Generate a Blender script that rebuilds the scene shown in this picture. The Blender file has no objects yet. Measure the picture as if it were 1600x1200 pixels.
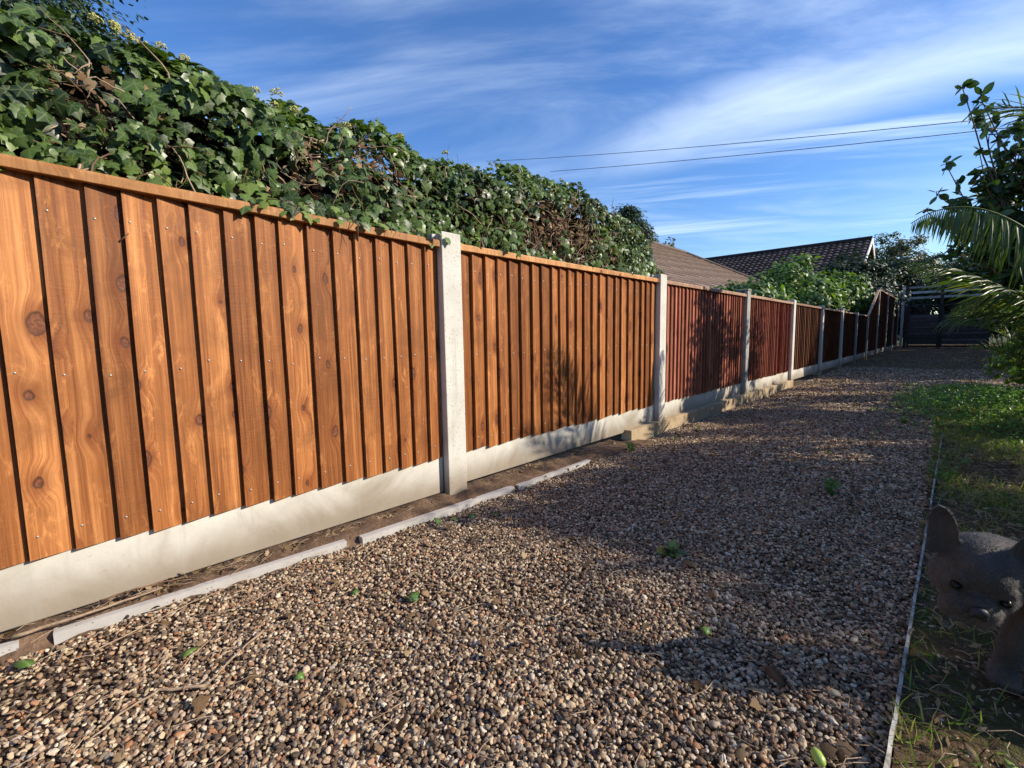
import bpy, bmesh, math, random
import numpy as np
from mathutils import Vector, Matrix, noise as mnoise
random.seed(7); RNG = np.random.default_rng(7)
rad = math.radians
sc = bpy.context.scene
COL = sc.collection

# ------------------------------------------------------------------ camera
cam_d = bpy.data.cameras.new('camera'); cam = bpy.data.objects.new('camera', cam_d); COL.objects.link(cam)
Rm = ((0.72089409, 0.05730106, -0.69067235), (0.69283539, -0.08410842, 0.71617379), (-0.01705385, -0.9948077, -0.10033346))
CAMP = Vector((1.5, 0.0, 0.669))
cam.matrix_world = Matrix(((Rm[0][0], -Rm[0][1], -Rm[0][2], CAMP.x), (Rm[1][0], -Rm[1][1], -Rm[1][2], CAMP.y),
                           (Rm[2][0], -Rm[2][1], -Rm[2][2], CAMP.z), (0, 0, 0, 1)))
cam_d.sensor_width = 36; cam_d.lens = 36 * 706 / 1600; cam_d.clip_start = 0.02; cam_d.clip_end = 3000
sc.camera = cam

# ------------------------------------------------------------------ sun, sky
SUN_AZ, SUN_EL = 33.0, 28.0          # azimuth measured from +X towards +Y
sun_dir = Vector((math.cos(rad(SUN_EL)) * math.cos(rad(SUN_AZ)), math.cos(rad(SUN_EL)) * math.sin(rad(SUN_AZ)), math.sin(rad(SUN_EL))))
sl = bpy.data.lights.new('sun', 'SUN'); sl.energy = 5.0; sl.angle = rad(0.55); sl.color = (1.0, 0.90, 0.76)
so = bpy.data.objects.new('sun', sl); COL.objects.link(so); so.rotation_euler = sun_dir.to_track_quat('Z', 'Y').to_euler()
sc.view_settings.view_transform = 'Standard'; sc.view_settings.look = 'None'
sc.view_settings.exposure = 0.52; sc.view_settings.gamma = 1.0

world = bpy.data.worlds.new('World'); sc.world = world; world.use_nodes = True
wn, wl = world.node_tree.nodes, world.node_tree.links
wn.clear()
def wnode(t, **k):
    n = wn.new(t)
    for a, b in k.items(): setattr(n, a, b)
    return n
wo = wnode('ShaderNodeOutputWorld'); bg = wnode('ShaderNodeBackground'); bg.inputs['Strength'].default_value = 0.14
sky = wnode('ShaderNodeTexSky', sky_type='NISHITA'); sky.sun_disc = False
sky.sun_elevation = rad(SUN_EL); sky.sun_rotation = rad(90 - SUN_AZ); sky.air_density = 1.0; sky.dust_density = 0.25; sky.ozone_density = 3.0
geo = wnode('ShaderNodeNewGeometry'); sep = wnode('ShaderNodeSeparateXYZ'); wl.new(geo.outputs['Incoming'], sep.inputs[0])
def wmath(op, a, b=None, clamp=False):
    n = wnode('ShaderNodeMath', operation=op, use_clamp=clamp)
    for i, v in enumerate((a, b)):
        if v is None: continue
        if isinstance(v, (int, float)): n.inputs[i].default_value = v
        else: wl.new(v, n.inputs[i])
    return n.outputs[0]
# a cirrus sheet overhead: direction projected onto a plane at cloud height
zc = wmath('MAXIMUM', wmath('MULTIPLY', sep.outputs['Z'], -1.0), 0.02)
zc = wmath('ADD', zc, 0.10)
px = wmath('DIVIDE', wmath('MULTIPLY', sep.outputs['X'], -1.0), zc); py = wmath('DIVIDE', wmath('MULTIPLY', sep.outputs['Y'], -1.0), zc)
cmb = wnode('ShaderNodeCombineXYZ'); wl.new(px, cmb.inputs[0]); wl.new(py, cmb.inputs[1])
def cloud_layer(rot, sx, sy, scale, detail, lo, hi, dist=0.4, off=(0, 0, 0), rough=0.6):
    mp0 = wnode('ShaderNodeMapping'); mp0.inputs['Rotation'].default_value = (0, 0, rad(rot)); mp0.inputs['Location'].default_value = off
    wl.new(cmb.outputs[0], mp0.inputs[0])
    mp = wnode('ShaderNodeMapping'); mp.inputs['Scale'].default_value = (sx, sy, 1)
    wl.new(mp0.outputs[0], mp.inputs[0])
    nz = wnode('ShaderNodeTexNoise'); nz.inputs['Scale'].default_value = scale; nz.inputs['Detail'].default_value = detail
    nz.inputs['Roughness'].default_value = rough; nz.inputs['Distortion'].default_value = dist
    wl.new(mp.outputs[0], nz.inputs[0])
    mr = wnode('ShaderNodeMapRange', interpolation_type='SMOOTHSTEP'); mr.inputs['From Min'].default_value = lo; mr.inputs['From Max'].default_value = hi
    wl.new(nz.outputs[0], mr.inputs[0]); return mr.outputs[0]
c1 = cloud_layer(-29, 0.26, 2.3, 1.0, 9, 0.47, 0.80, 0.55, (2.3, 0.4, 0))      # long fine streaks
c3 = cloud_layer(-40, 0.50, 1.2, 1.1, 8, 0.40, 0.85, 0.8, (7.1, 3.0, 0))
c2 = cloud_layer(-8, 0.55, 1.3, 1.3, 9, 0.30, 0.72, 0.6, (5.2, 1.0, 0), .55)
dy = wmath('ABSOLUTE', wmath('SUBTRACT', wmath('SUBTRACT', py, 1.93), wmath('MULTIPLY', wmath('SUBTRACT', c3, .3), .25)))
bandm = wnode('ShaderNodeMapRange', interpolation_type='SMOOTHSTEP'); bandm.inputs['From Min'].default_value = .42; bandm.inputs['From Max'].default_value = .02; wl.new(dy, bandm.inputs[0])
fade = wnode('ShaderNodeMapRange', interpolation_type='SMOOTHSTEP'); fade.inputs['From Min'].default_value = -2.0; fade.inputs['From Max'].default_value = -.3; wl.new(px, fade.inputs[0])
veil = wmath('MULTIPLY', wmath('MULTIPLY', bandm.outputs[0], fade.outputs[0]), wmath('ADD', wmath('MULTIPLY', c2, .75), .25))
lowm = wnode('ShaderNodeMapRange', interpolation_type='SMOOTHSTEP'); lowm.inputs['From Min'].default_value = 1.2; lowm.inputs['From Max'].default_value = 2.3; wl.new(py, lowm.inputs[0])
cc = wmath('MAXIMUM', wmath('MULTIPLY', wmath('MULTIPLY', c1, lowm.outputs[0]), 0.75), wmath('MULTIPLY', veil, 0.68))
cc = wmath('MAXIMUM', cc, wmath('ADD', wmath('MULTIPLY', c3, 0.42), .03))
mix = wnode('ShaderNodeMix', data_type='RGBA')
hsv = wnode('ShaderNodeHueSaturation'); hsv.inputs['Saturation'].default_value = 1.3; hsv.inputs['Hue'].default_value = 0.511; hsv.inputs['Value'].default_value = 1.0
wl.new(sky.outputs[0], hsv.inputs['Color'])
wl.new(cc, mix.inputs['Factor']); wl.new(hsv.outputs[0], mix.inputs['A']); mix.inputs['B'].default_value = (6.0, 6.9, 8.0, 1)
wl.new(mix.outputs['Result'], bg.inputs['Color']); wl.new(bg.outputs[0], wo.inputs[0])

# ------------------------------------------------------------------ helpers
def tag(o, label=None, cat=None, group=None, kind=None):
    if label: o['label'] = label
    if cat: o['category'] = cat
    if group: o['group'] = group
    if kind: o['kind'] = kind
    return o
def empty(name, loc, label, cat, group=None):
    o = bpy.data.objects.new(name, None); COL.objects.link(o); o.location = loc; o.empty_display_size = 0.1
    return tag(o, label, cat, group)

class MB:
    """collects vertices / faces / per-vertex floats, links them as one mesh object"""
    def __init__(s): s.v = []; s.f = []; s.a = []; s.n = 0
    def add(s, v, f, a=0.0):
        v = np.asarray(v, float).reshape(-1, 3)
        s.v.append(v); s.f.extend([tuple(i + s.n for i in q) for q in f])
        s.a.append(np.full(len(v), a, float) if np.isscalar(a) else np.asarray(a, float)); s.n += len(v)
    def box(s, x0, y0, z0, x1, y1, z1, a=0.0, top=None):
        v = [(x0,y0,z0),(x1,y0,z0),(x1,y1,z0),(x0,y1,z0),(x0,y0,z1),(x1,y0,z1),(x1,y1,z1),(x0,y1,z1)]
        s.add(v, [(3,2,1,0),(4,5,6,7),(0,1,5,4),(1,2,6,5),(2,3,7,6),(3,0,4,7)], a)
    def tube(s, pts, radii, k=6, a=0.0, cap=True):
        P = np.asarray(pts, float); n = len(P)
        T = np.gradient(P, axis=0); T /= np.linalg.norm(T, axis=1)[:, None] + 1e-9
        ref = np.array([0.13, 0.27, 0.95]) if abs(T[:, 2]).mean() < 0.8 else np.array([0.9, 0.3, 0.1])
        A = np.cross(T, ref); A /= np.linalg.norm(A, axis=1)[:, None] + 1e-9
        B = np.cross(T, A)
        ang = np.arange(k) * 2 * math.pi / k
        r = np.broadcast_to(np.asarray(radii, float), (n,))
        V = P[:, None, :] + r[:, None, None] * (np.cos(ang)[None, :, None] * A[:, None, :] + np.sin(ang)[None, :, None] * B[:, None, :])
        F = []
        for i in range(n - 1):
            for j in range(k):
                F.append((i*k+j, i*k+(j+1) % k, (i+1)*k+(j+1) % k, (i+1)*k+j))
        if cap: F.append(tuple(range(k))[::-1]); F.append(tuple((n-1)*k+j for j in range(k)))
        s.add(V.reshape(-1, 3), F, a)
    def build(s, name, mat, parent=None, smooth=False, bevel=0.0, origin=None):
        V = np.concatenate(s.v); 
        if origin is not None: V = V - np.asarray(origin)
        me = bpy.data.meshes.new(name); me.from_pydata(V.tolist(), [], s.f)
        at = me.attributes.new('rnd', 'FLOAT', 'POINT'); at.data.foreach_set('value', np.concatenate(s.a).astype(np.float32))
        if smooth: me.polygons.foreach_set('use_smooth', [True] * len(me.polygons))
        me.materials.append(mat); me.update()
        o = bpy.data.objects.new(name, me); COL.objects.link(o)
        if origin is not None and parent is None: o.location = origin
        if parent is not None: o.parent = parent
        if bevel:
            b = o.modifiers.new('bevel', 'BEVEL'); b.width = bevel; b.segments = 2; b.limit_method = 'ANGLE'
        return o

def fast_mesh(name, V, F, mat, attrs, parent=None, smooth=False):
    """V (n,3); F (m,k) constant polygon size"""
    me = bpy.data.meshes.new(name); n, (m, k) = len(V), F.shape
    me.vertices.add(n); me.vertices.foreach_set('co', V.astype(np.float32).ravel())
    me.loops.add(m * k); me.loops.foreach_set('vertex_index', F.astype(np.int32).ravel())
    me.polygons.add(m); me.polygons.foreach_set('loop_start', np.arange(0, m * k, k, dtype=np.int32))
    me.update(calc_edges=True)
    if smooth: me.polygons.foreach_set('use_smooth', np.ones(m, dtype=bool))
    for an, av in attrs.items():
        at = me.attributes.new(an, 'FLOAT', 'POINT'); at.data.foreach_set('value', np.asarray(av, np.float32))
    me.materials.append(mat)
    o = bpy.data.objects.new(name, me); COL.objects.link(o)
    if parent is not None: o.parent = parent
    return o
def norm(v): return v / (np.linalg.norm(v, axis=-1, keepdims=True) + 1e-9)
# leaf templates: x across, y towards the tip, z the normal; third value is the vein mark
def tpl(outline, veins, centre=(0, .3, .06)):
    half = outline; pts = [half[0]] + half[1:-1] + [half[-1]] + [(-x, y, z) for x, y, z in half[1:-1][::-1]]
    vn = [veins[0]] + veins[1:-1] + [veins[-1]] + veins[1:-1][::-1]
    V = np.array(pts + [centre]); c = len(pts)
    F = np.array([(c, i, (i + 1) % c) for i in range(c)])
    return V, F, np.array(vn + [1.0])
IVY = tpl([(0,-.02,0),(.22,-.13,-.02),(.52,.02,-.07),(.42,.24,-.01),(.46,.50,-.06),(.27,.62,-.01),(0,1,-.12)], [1,0,1,0,1,0,1])
OVAL = (np.array([(0,0,0),(.20,.22,-.02),(.27,.5,-.03),(.18,.8,-.04),(0,1,-.1),(-.18,.8,-.04),(-.27,.5,-.03),(-.20,.22,-.02),(0,.3,.05),(0,.7,.04)]),
        np.array([(0,1,8),(1,2,8),(2,9,8),(2,3,9),(3,4,9),(4,5,9),(5,6,9),(6,8,9),(6,7,8),(7,0,8)]), np.array([1,0,0,0,1,0,0,0,1,1.]))
OVAL_S = (np.array([(0,0,0),(.26,.45,-.03),(0,1,-.06),(-.26,.45,-.03),(0,.5,.05)]), np.array([(0,1,4),(1,2,4),(2,3,4),(3,0,4)]), np.array([1,0,1,0,1.]))
BLADE = (np.array([(-.5,0,0),(.5,0,0),(-.4,.5,.06),(.4,.5,.06),(0,1,.3)]), np.array([(0,1,3),(0,3,2),(2,3,4)]), np.array([0,0,.5,.5,1.]))
def scatter(name, T, pos, nrm, tipd, size, mat, parent=None, rnd=None, aspect=None, smooth=False):
    TV, TF, TVn = T; N = len(pos)
    z = norm(np.asarray(nrm, float)); y = np.asarray(tipd, float); y = norm(y - z * (y * z).sum(1, keepdims=True)); x = np.cross(y, z)
    s = np.asarray(size, float)[:, None, None]
    ax = np.ones(N) if aspect is None else aspect
    V = pos[:, None, :] + s * (TV[None, :, 0, None] * ax[:, None, None] * x[:, None, :] + TV[None, :, 1, None] * y[:, None, :] + TV[None, :, 2, None] * z[:, None, :])
    n = len(TV); F = (TF[None] + (np.arange(N) * n)[:, None, None]).reshape(-1, 3)
    r = RNG.random(N) if rnd is None else rnd
    return fast_mesh(name, V.reshape(-1, 3), F, mat, {'rnd': np.repeat(r, n), 'vein': np.tile(TVn, N)}, parent, smooth)
def rdir(n): return norm(RNG.normal(size=(n, 3)))

# ------------------------------------------------------------------ materials
class Mat:
    def __init__(s, name, rough=0.6, spec=0.5):
        s.m = bpy.data.materials.new(name); s.m.use_nodes = True; s.t = s.m.node_tree; s.n = s.t.nodes; s.l = s.t.links
        s.b = s.n['Principled BSDF']; s.b.inputs['Roughness'].default_value = rough; s.b.inputs['Specular IOR Level'].default_value = spec
    def nd(s, t, **k):
        n = s.n.new(t)
        for a, b in k.items(): setattr(n, a, b)
        return n
    def pos(s, scale=(1, 1, 1), off=None):
        tc = s.nd('ShaderNodeTexCoord'); mp = s.nd('ShaderNodeMapping'); mp.inputs['Scale'].default_value = scale
        s.l.new(tc.outputs['Object'], mp.inputs[0])
        if off is not None: s.l.new(off, mp.inputs['Location'])
        return mp.outputs[0]
    def noise(s, vec, scale, detail=4, rough=.5, dist=0.0, col=False):
        n = s.nd('ShaderNodeTexNoise'); n.inputs['Scale'].default_value = scale; n.inputs['Detail'].default_value = detail
        n.inputs['Roughness'].default_value = rough; n.inputs['Distortion'].default_value = dist
        if vec is not None: s.l.new(vec, n.inputs[0])
        return n.outputs[1 if col else 0]
    def attr(s, name, typ='GEOMETRY'):
        a = s.nd('ShaderNodeAttribute', attribute_name=name, attribute_type=typ); return a.outputs['Fac']
    def ramp(s, fac, stops, interp='LINEAR'):
        r = s.nd('ShaderNodeValToRGB'); r.color_ramp.interpolation = interp; e = r.color_ramp.elements
        while len(e) < len(stops): e.new(0.5)
        for i, (p, c) in enumerate(stops): e[i].position = p; e[i].color = (*c, 1)
        s.l.new(fac, r.inputs[0]); return r.outputs[0]
    def mix(s, fac, a, b, mode='MIX'):
        m = s.nd('ShaderNodeMix', data_type='RGBA', blend_type=mode)
        for i, v in (('Factor', fac), ('A', a), ('B', b)):
            if isinstance(v, (int, float)): m.inputs[i].default_value = v
            elif isinstance(v, tuple): m.inputs[i].default_value = (*v, 1)
            else: s.l.new(v, m.inputs[i])
        return m.outputs['Result']
    def math(s, op, a, b=0.0, c=None, clamp=False):
        n = s.nd('ShaderNodeMath', operation=op, use_clamp=clamp)
        for i, v in enumerate((a, b, c)):
            if v is None: continue
            if isinstance(v, (int, float)): n.inputs[i].default_value = v
            else: s.l.new(v, n.inputs[i])
        return n.outputs[0]
    def rng(s, v, a, b, c=0.0, d=1.0, smooth=True):
        n = s.nd('ShaderNodeMapRange', interpolation_type='SMOOTHSTEP' if smooth else 'LINEAR')
        n.inputs['From Min'].default_value = a; n.inputs['From Max'].default_value = b; n.inputs['To Min'].default_value = c; n.inputs['To Max'].default_value = d
        s.l.new(v, n.inputs[0]); return n.outputs[0]
    def color(s, c): s.l.new(c, s.b.inputs['Base Color']) if not isinstance(c, tuple) else setattr(s.b.inputs['Base Color'], 'default_value', (*c, 1)); return s
    def bump(s, h, strength=.5, dist=.01, prev=None):
        b = s.nd('ShaderNodeBump'); b.inputs['Strength'].default_value = strength; b.inputs['Distance'].default_value = dist
        s.l.new(h, b.inputs['Height'])
        if prev is not None: s.l.new(prev, b.inputs['Normal'])
        s.l.new(b.outputs[0], s.b.inputs['Normal']); return b.outputs[0]

def wood_mat(name, light, mid, dark, knot=(0.095, 0.034, 0.017), rough=.55):
    M = Mat(name, rough, .22)
    r = M.attr('rnd'); off = M.nd('ShaderNodeCombineXYZ')
    M.l.new(M.math('MULTIPLY', r, 37.0), off.inputs[0]); M.l.new(M.math('MULTIPLY', r, 53.0), off.inputs[1]); M.l.new(M.math('MULTIPLY', r, 91.0), off.inputs[2])
    base = M.pos((1, 1, 1), off.outputs[0])
    # small crisp knots, their outline bent by noise
    wn3 = M.noise(base, 22, 2, .5, 0, True); wv = M.nd('ShaderNodeVectorMath', operation='MULTIPLY_ADD'); M.l.new(wn3, wv.inputs[0]); wv.inputs[1].default_value = (.014, .014, .022); M.l.new(base, wv.inputs[2])
    mk = M.nd('ShaderNodeMapping'); mk.inputs['Scale'].default_value = (2, 9.5, 5.6); M.l.new(wv.outputs[0], mk.inputs[0])
    vo = M.nd('ShaderNodeTexVoronoi', voronoi_dimensions='2D'); vo.inputs['Scale'].default_value = 1.0; vo.inputs['Randomness'].default_value = .9
    sz_ = M.nd('ShaderNodeSeparateXYZ'); cz_ = M.nd('ShaderNodeCombineXYZ'); M.l.new(mk.outputs[0], sz_.inputs[0]); M.l.new(sz_.outputs[1], cz_.inputs[0]); M.l.new(sz_.outputs[2], cz_.inputs[1]); M.l.new(cz_.outputs[0], vo.inputs[0])
    kd = vo.outputs['Distance']
    ksz = M.nd('ShaderNodeSeparateColor'); M.l.new(vo.outputs['Color'], ksz.inputs[0])
    kr = M.rng(ksz.outputs[0], .50, 1.0, .015, .155, False)
    kn = M.math('SUBTRACT', kd, kr)
    has = M.rng(ksz.outputs[0], .50, .52, 0, 1)
    near = M.math('MULTIPLY', M.rng(kn, -.05, .35, 1.0, 0.0), has)
    halo = M.math('MULTIPLY', M.rng(kn, .0, .26, .6, 0), has)
    # fine straight grain, with wider growth bands
    cb = M.nd('ShaderNodeCombineXYZ'); M.l.new(M.math('MULTIPLY', near, .020), cb.inputs[1])
    va = M.nd('ShaderNodeVectorMath', operation='ADD'); M.l.new(base, va.inputs[0]); M.l.new(cb.outputs[0], va.inputs[1])
    ms = M.nd('ShaderNodeMapping'); ms.inputs['Scale'].default_value = (60, 190, 3.2); M.l.new(va.outputs[0], ms.inputs[0])
    g0 = M.noise(ms.outputs[0], 1.0, 4, .65, .15)
    mw = M.nd('ShaderNodeMapping'); mw.inputs['Scale'].default_value = (20, 46, .9); M.l.new(va.outputs[0], mw.inputs[0])
    g1 = M.noise(mw.outputs[0], 1.0, 3, .55, .5)
    g = M.math('ADD', M.math('MULTIPLY', g0, .50), M.math('MULTIPLY', g1, .50))
    c = M.ramp(g, [(.34, dark), (.52, mid), (.68, light)])
    big = M.noise(base, 5.5, 5, .65, .6)
    c = M.mix(M.rng(big, .44, .70, 0, .6), c, tuple(x * .55 for x in mid))
    # paler scuffs where the saw lifted the fibres, treatment stains
    blot = M.noise(M.pos((4, 16, 5.5), off.outputs[0]), 1.6, 8, .78, .5)
    c = M.mix(M.rng(blot, .53, .70, 0, .55), c, tuple(min(1, x * 1.3) for x in light))
    st2 = M.noise(M.pos((9, 30, 1.4), off.outputs[0]), 1.0, 5, .6, .3); c = M.mix(M.rng(st2, .56, .72, 0, .55), c, tuple(x * .8 for x in dark))
    tone = M.rng(r, 0, 1, .58, 1.26, False)
    tc = M.nd('ShaderNodeCombineColor'); M.l.new(tone, tc.inputs[0]); M.l.new(M.math('POWER', tone, 1.15), tc.inputs[1]); M.l.new(M.math('POWER', tone, 1.3), tc.inputs[2])
    c = M.mix(1.0, c, tc.outputs[0], 'MULTIPLY')
    c = M.mix(halo, c, (dark[0] * 1.25, dark[1] * 1.15, dark[2] * 1.1))
    c = M.mix(M.math('MULTIPLY', M.rng(kn, -.01, .02, .85, 0), has), c, M.mix(M.rng(M.noise(base, 160, 3), .4, .65), knot, tuple(x * 1.9 for x in knot)))
    c = M.mix(M.math('MULTIPLY', M.math('MULTIPLY', M.rng(kn, -.035, .0, 0, 1), M.rng(kn, .0, .035, .6, 0)), has), c, (.03, .012, .006))
    M.color(c)
    # rough sawn marks across the board
    saw = M.noise(M.pos((20, 30, 130), off.outputs[0]), 1.0, 5, .75, .4)
    sawm = M.noise(base, 3.0, 2)
    h = M.math('ADD', M.math('MULTIPLY', saw, M.rng(sawm, .38, .62, .15, 1.0)), M.math('MULTIPLY', g0, .8))
    h = M.math('SUBTRACT', h, M.math('MULTIPLY', M.rng(kn, -.05, .02, .5, 0), has))
    M.bump(h, .42, .003)
    M.l.new(M.rng(g0, .3, .7, rough - .08, rough + .15), M.b.inputs['Roughness'])
    return M.m
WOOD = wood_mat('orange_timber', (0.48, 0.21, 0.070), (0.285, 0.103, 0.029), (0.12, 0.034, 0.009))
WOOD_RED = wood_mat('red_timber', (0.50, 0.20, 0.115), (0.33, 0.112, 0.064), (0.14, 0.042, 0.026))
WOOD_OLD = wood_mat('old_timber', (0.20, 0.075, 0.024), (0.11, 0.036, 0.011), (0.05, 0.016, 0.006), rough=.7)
CAPW = wood_mat('rail_timber', (0.54, 0.29, 0.12), (0.42, 0.20, 0.07), (0.26, 0.11, 0.034))
CAPW2 = wood_mat('weathered_rail_timber', (0.50, 0.34, 0.22), (0.40, 0.25, 0.16), (0.25, 0.14, 0.09))

def concrete_mat(name, a, b, stain, sscale=3.0, splash=.75):
    M = Mat(name, .85, .25); p = M.pos()
    n1 = M.noise(p, 6, 6, .65, .5); n2 = M.noise(p, 70, 4, .7); n3 = M.noise(p, sscale, 5, .6, 1.0)
    c = M.ramp(n1, [(.3, b), (.7, a)])
    c = M.mix(M.rng(n3, .48, .72, 0, .75), c, stain)
    c = M.mix(M.rng(n2, .60, .72, 0, .35), c, tuple(x * .6 for x in b))
    vo = M.nd('ShaderNodeTexVoronoi'); vo.inputs['Scale'].default_value = 120; M.l.new(p, vo.inputs[0])
    sp = M.nd('ShaderNodeSeparateColor'); M.l.new(vo.outputs['Color'], sp.inputs[0])
    pit = M.math('MULTIPLY', M.rng(vo.outputs['Distance'], .15, .35, 1, 0), M.rng(sp.outputs[0], .86, .9, 0, 1))
    c = M.mix(M.math('MULTIPLY', pit, .6), c, (.12, .10, .08))
    sx = M.nd('ShaderNodeSeparateXYZ'); gp_ = M.nd('ShaderNodeNewGeometry'); M.l.new(gp_.outputs['Position'], sx.inputs[0])
    hz_ = M.math('ADD', sx.outputs[2], M.math('MULTIPLY', n3, -.16)); c = M.mix(M.rng(hz_, -.05, .10, splash, 0), c, (.17, .12, .07))
    drip = M.noise(M.pos((30, 30, 1.5)), 1.0, 4, .6); c = M.mix(M.rng(drip, .54, .75, 0, .4), c, tuple(x * .62 for x in b))
    M.color(c); M.bump(M.math('SUBTRACT', M.math('ADD', M.math('MULTIPLY', n2, .5), n1), M.math('MULTIPLY', pit, .8)), .35, .003)
    return M.m
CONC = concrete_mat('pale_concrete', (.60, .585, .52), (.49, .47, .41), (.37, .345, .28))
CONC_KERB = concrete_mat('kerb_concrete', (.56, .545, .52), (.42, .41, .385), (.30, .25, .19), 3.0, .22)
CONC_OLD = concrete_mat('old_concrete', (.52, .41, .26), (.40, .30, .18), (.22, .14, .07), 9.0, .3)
CONC_GREY = concrete_mat('weathered_shaded_concrete', (.36, .36, .32), (.25, .25, .22), (.18, .18, .14))  # darker copy of the pale concrete, shade put into its colour

def leaf_mat(name, cols, vein, rough=.38, trans=.25, vs=.45, spec=.5):
    M = Mat(name, rough, spec)
    r = M.attr('rnd'); v = M.attr('vein')
    c = M.ramp(r, [(i / (len(cols) - 1), k) for i, k in enumerate(cols)])
    n = M.noise(M.pos(), 45, 3)
    c = M.mix(M.rng(n, .35, .7, 0, .35), c, M.mix(1.0, c, (.55, .6, .5), 'MULTIPLY'))
    c = M.mix(M.math('MULTIPLY', M.math('POWER', v, 9.0), vs), c, vein)
    M.color(c)
    tr = M.nd('ShaderNodeBsdfTranslucent'); M.l.new(M.mix(1.0, c, (1.5, 1.7, .7), 'MULTIPLY'), tr.inputs[0])
    ms = M.nd('ShaderNodeMixShader'); ms.inputs[0].default_value = trans
    M.l.new(M.b.outputs[0], ms.inputs[1]); M.l.new(tr.outputs[0], ms.inputs[2]); M.l.new(ms.outputs[0], M.n['Material Output'].inputs[0])
    M.l.new(M.rng(n, .3, .7, rough - .08, rough + .15), M.b.inputs['Roughness'])
    return M.m
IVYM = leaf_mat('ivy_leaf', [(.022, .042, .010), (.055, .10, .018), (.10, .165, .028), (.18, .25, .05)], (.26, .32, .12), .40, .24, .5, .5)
IVYBROWN = leaf_mat('dead_leaf', [(.06, .035, .02), (.17, .10, .055), (.36, .25, .14), (.12, .07, .04), (.45, .34, .21)], (.3, .2, .1), .8, .2, .3, .1)
LAUREL = leaf_mat('laurel_leaf', [(.03, .065, .012), (.065, .125, .018), (.12, .20, .028), (.22, .32, .05)], (.25, .35, .12), .45, .25, .3, .4)
DARKLEAF = leaf_mat('evergreen_leaf', [(.012, .028, .010), (.025, .05, .015), (.04, .075, .02)], (.06, .1, .04), .5, .15, .2)
OLIVE = leaf_mat('olive_leaf', [(.04, .05, .015), (.075, .085, .022), (.11, .11, .035)], (.2, .2, .1), .5, .25, .2)
SHRUBM = leaf_mat('shrub_leaf', [(.018, .045, .016), (.03, .07, .02), (.045, .09, .025), (.09, .15, .03)], (.12, .18, .08), .4, .22, .4)
PALMM = leaf_mat('palm_leaflet', [(.035, .065, .015), (.06, .11, .022), (.10, .15, .03), (.20, .22, .06)], (.2, .25, .1), .36, .30, .2)
GRASSM = leaf_mat('grass_blade', [(.06, .11, .02), (.11, .18, .03), (.20, .26, .05), (.38, .33, .14)], (.2, .25, .08), .55, .35, .1)
WEEDM = leaf_mat('weed_leaf', [(.05, .12, .02), (.09, .20, .03), (.16, .30, .05)], (.25, .35, .12), .5, .35, .3)
FLOWM = Mat('ivy_flower', .7).color((.42, .40, .12)).m
def bark_mat(name, a, b):
    M = Mat(name, .85, .2); n = M.noise(M.pos((1, 1, .3)), 40, 5, .6, .5); M.color(M.ramp(n, [(.3, a), (.7, b)])); M.bump(n, .6, .005); return M.m
BARK = bark_mat('brown_bark', (.06, .04, .025), (.16, .11, .075))
TWIG = bark_mat('pale_twig', (.20, .13, .08), (.42, .32, .22))
TWIGD = bark_mat('dark_twig', (.08, .045, .025), (.22, .13, .08))
PALMT = bark_mat('palm_trunk', (.035, .014, .008), (.11, .045, .025))
NAILM = Mat('nail_steel', .6, .5); NAILM.b.inputs['Metallic'].default_value = .85; NAILM.color((.42, .40, .36)); NAILM = NAILM.m

# ------------------------------------------------------------------ ground
def gh(x, y):
    """gentle unevenness of the gravel"""
    x = np.asarray(x, float); y = np.asarray(y, float)
    h = .010 * np.sin(x * 4.1 + 1.3 * np.sin(y * 1.7)) * np.cos(y * 2.3 + .7) + .006 * np.sin(x * 11 + y * 7.3) * np.sin(y * 9.1 - x * 3)
    h = h - .012 * np.exp(-((x - .03) / .09) ** 2) - .032 * np.exp(-(x / .55) ** 2) * np.clip((y - 2.1) / .6, 0, 1) * np.clip((9.5 - y) / 2.5, 0, 1)
    return h
def sheet(name, xs, ys, z, mat, hf=None):
    X, Y = np.meshgrid(xs, ys); Z = (gh(X, Y) if hf is None else hf(X, Y)) + z
    V = np.stack([X, Y, Z], -1).reshape(-1, 3); nx, ny = len(xs), len(ys)
    i = np.arange(ny - 1)[:, None] * nx + np.arange(nx - 1)[None]
    F = np.stack([i, i + 1, i + nx + 1, i + nx], -1).reshape(-1, 4)
    o = fast_mesh(name, V, F, mat, {}, smooth=True); o['kind'] = 'structure'; return o
M = Mat('far_ground_earth', .95, .1); n = M.noise(M.pos(), 1.5, 6, .6); M.color(M.ramp(n, [(.3, (.035, .045, .015)), (.7, (.09, .085, .035))])); EARTH = M.m
sheet('ground', np.linspace(-400, 400, 9), np.linspace(-400, 600, 9), -.06, EARTH, hf=lambda x, y: x * 0)

M = Mat('gravel_bed', .95, .04); p = M.pos()
vo = M.nd('ShaderNodeTexVoronoi'); vo.inputs['Scale'].default_value = 62; M.l.new(p, vo.inputs[0])
sp = M.nd('ShaderNodeSeparateColor'); M.l.new(vo.outputs['Color'], sp.inputs[0])
c = M.ramp(sp.outputs[0], [(0, (.08, .05, .030)), (.3, (.17, .115, .068)), (.6, (.27, .19, .11)), (.85, (.42, .33, .21)), (1, (.20, .16, .12))])
c = M.mix(M.rng(vo.outputs['Distance'], .30, .60, 0, .9), c, (.045, .03, .02))
big = M.noise(p, 1.7, 5, .65, .6)
soil = M.rng(big, .50, .66, 0, .55)
c = M.mix(soil, c, (.13, .085, .055))
tuft = M.noise(p, 2.4, 5, .7, .8)
M.color(c); M.bump(M.math('MULTIPLY', vo.outputs['Distance'], -1.0), 1.0, .010); GRAVELM = M.m
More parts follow.
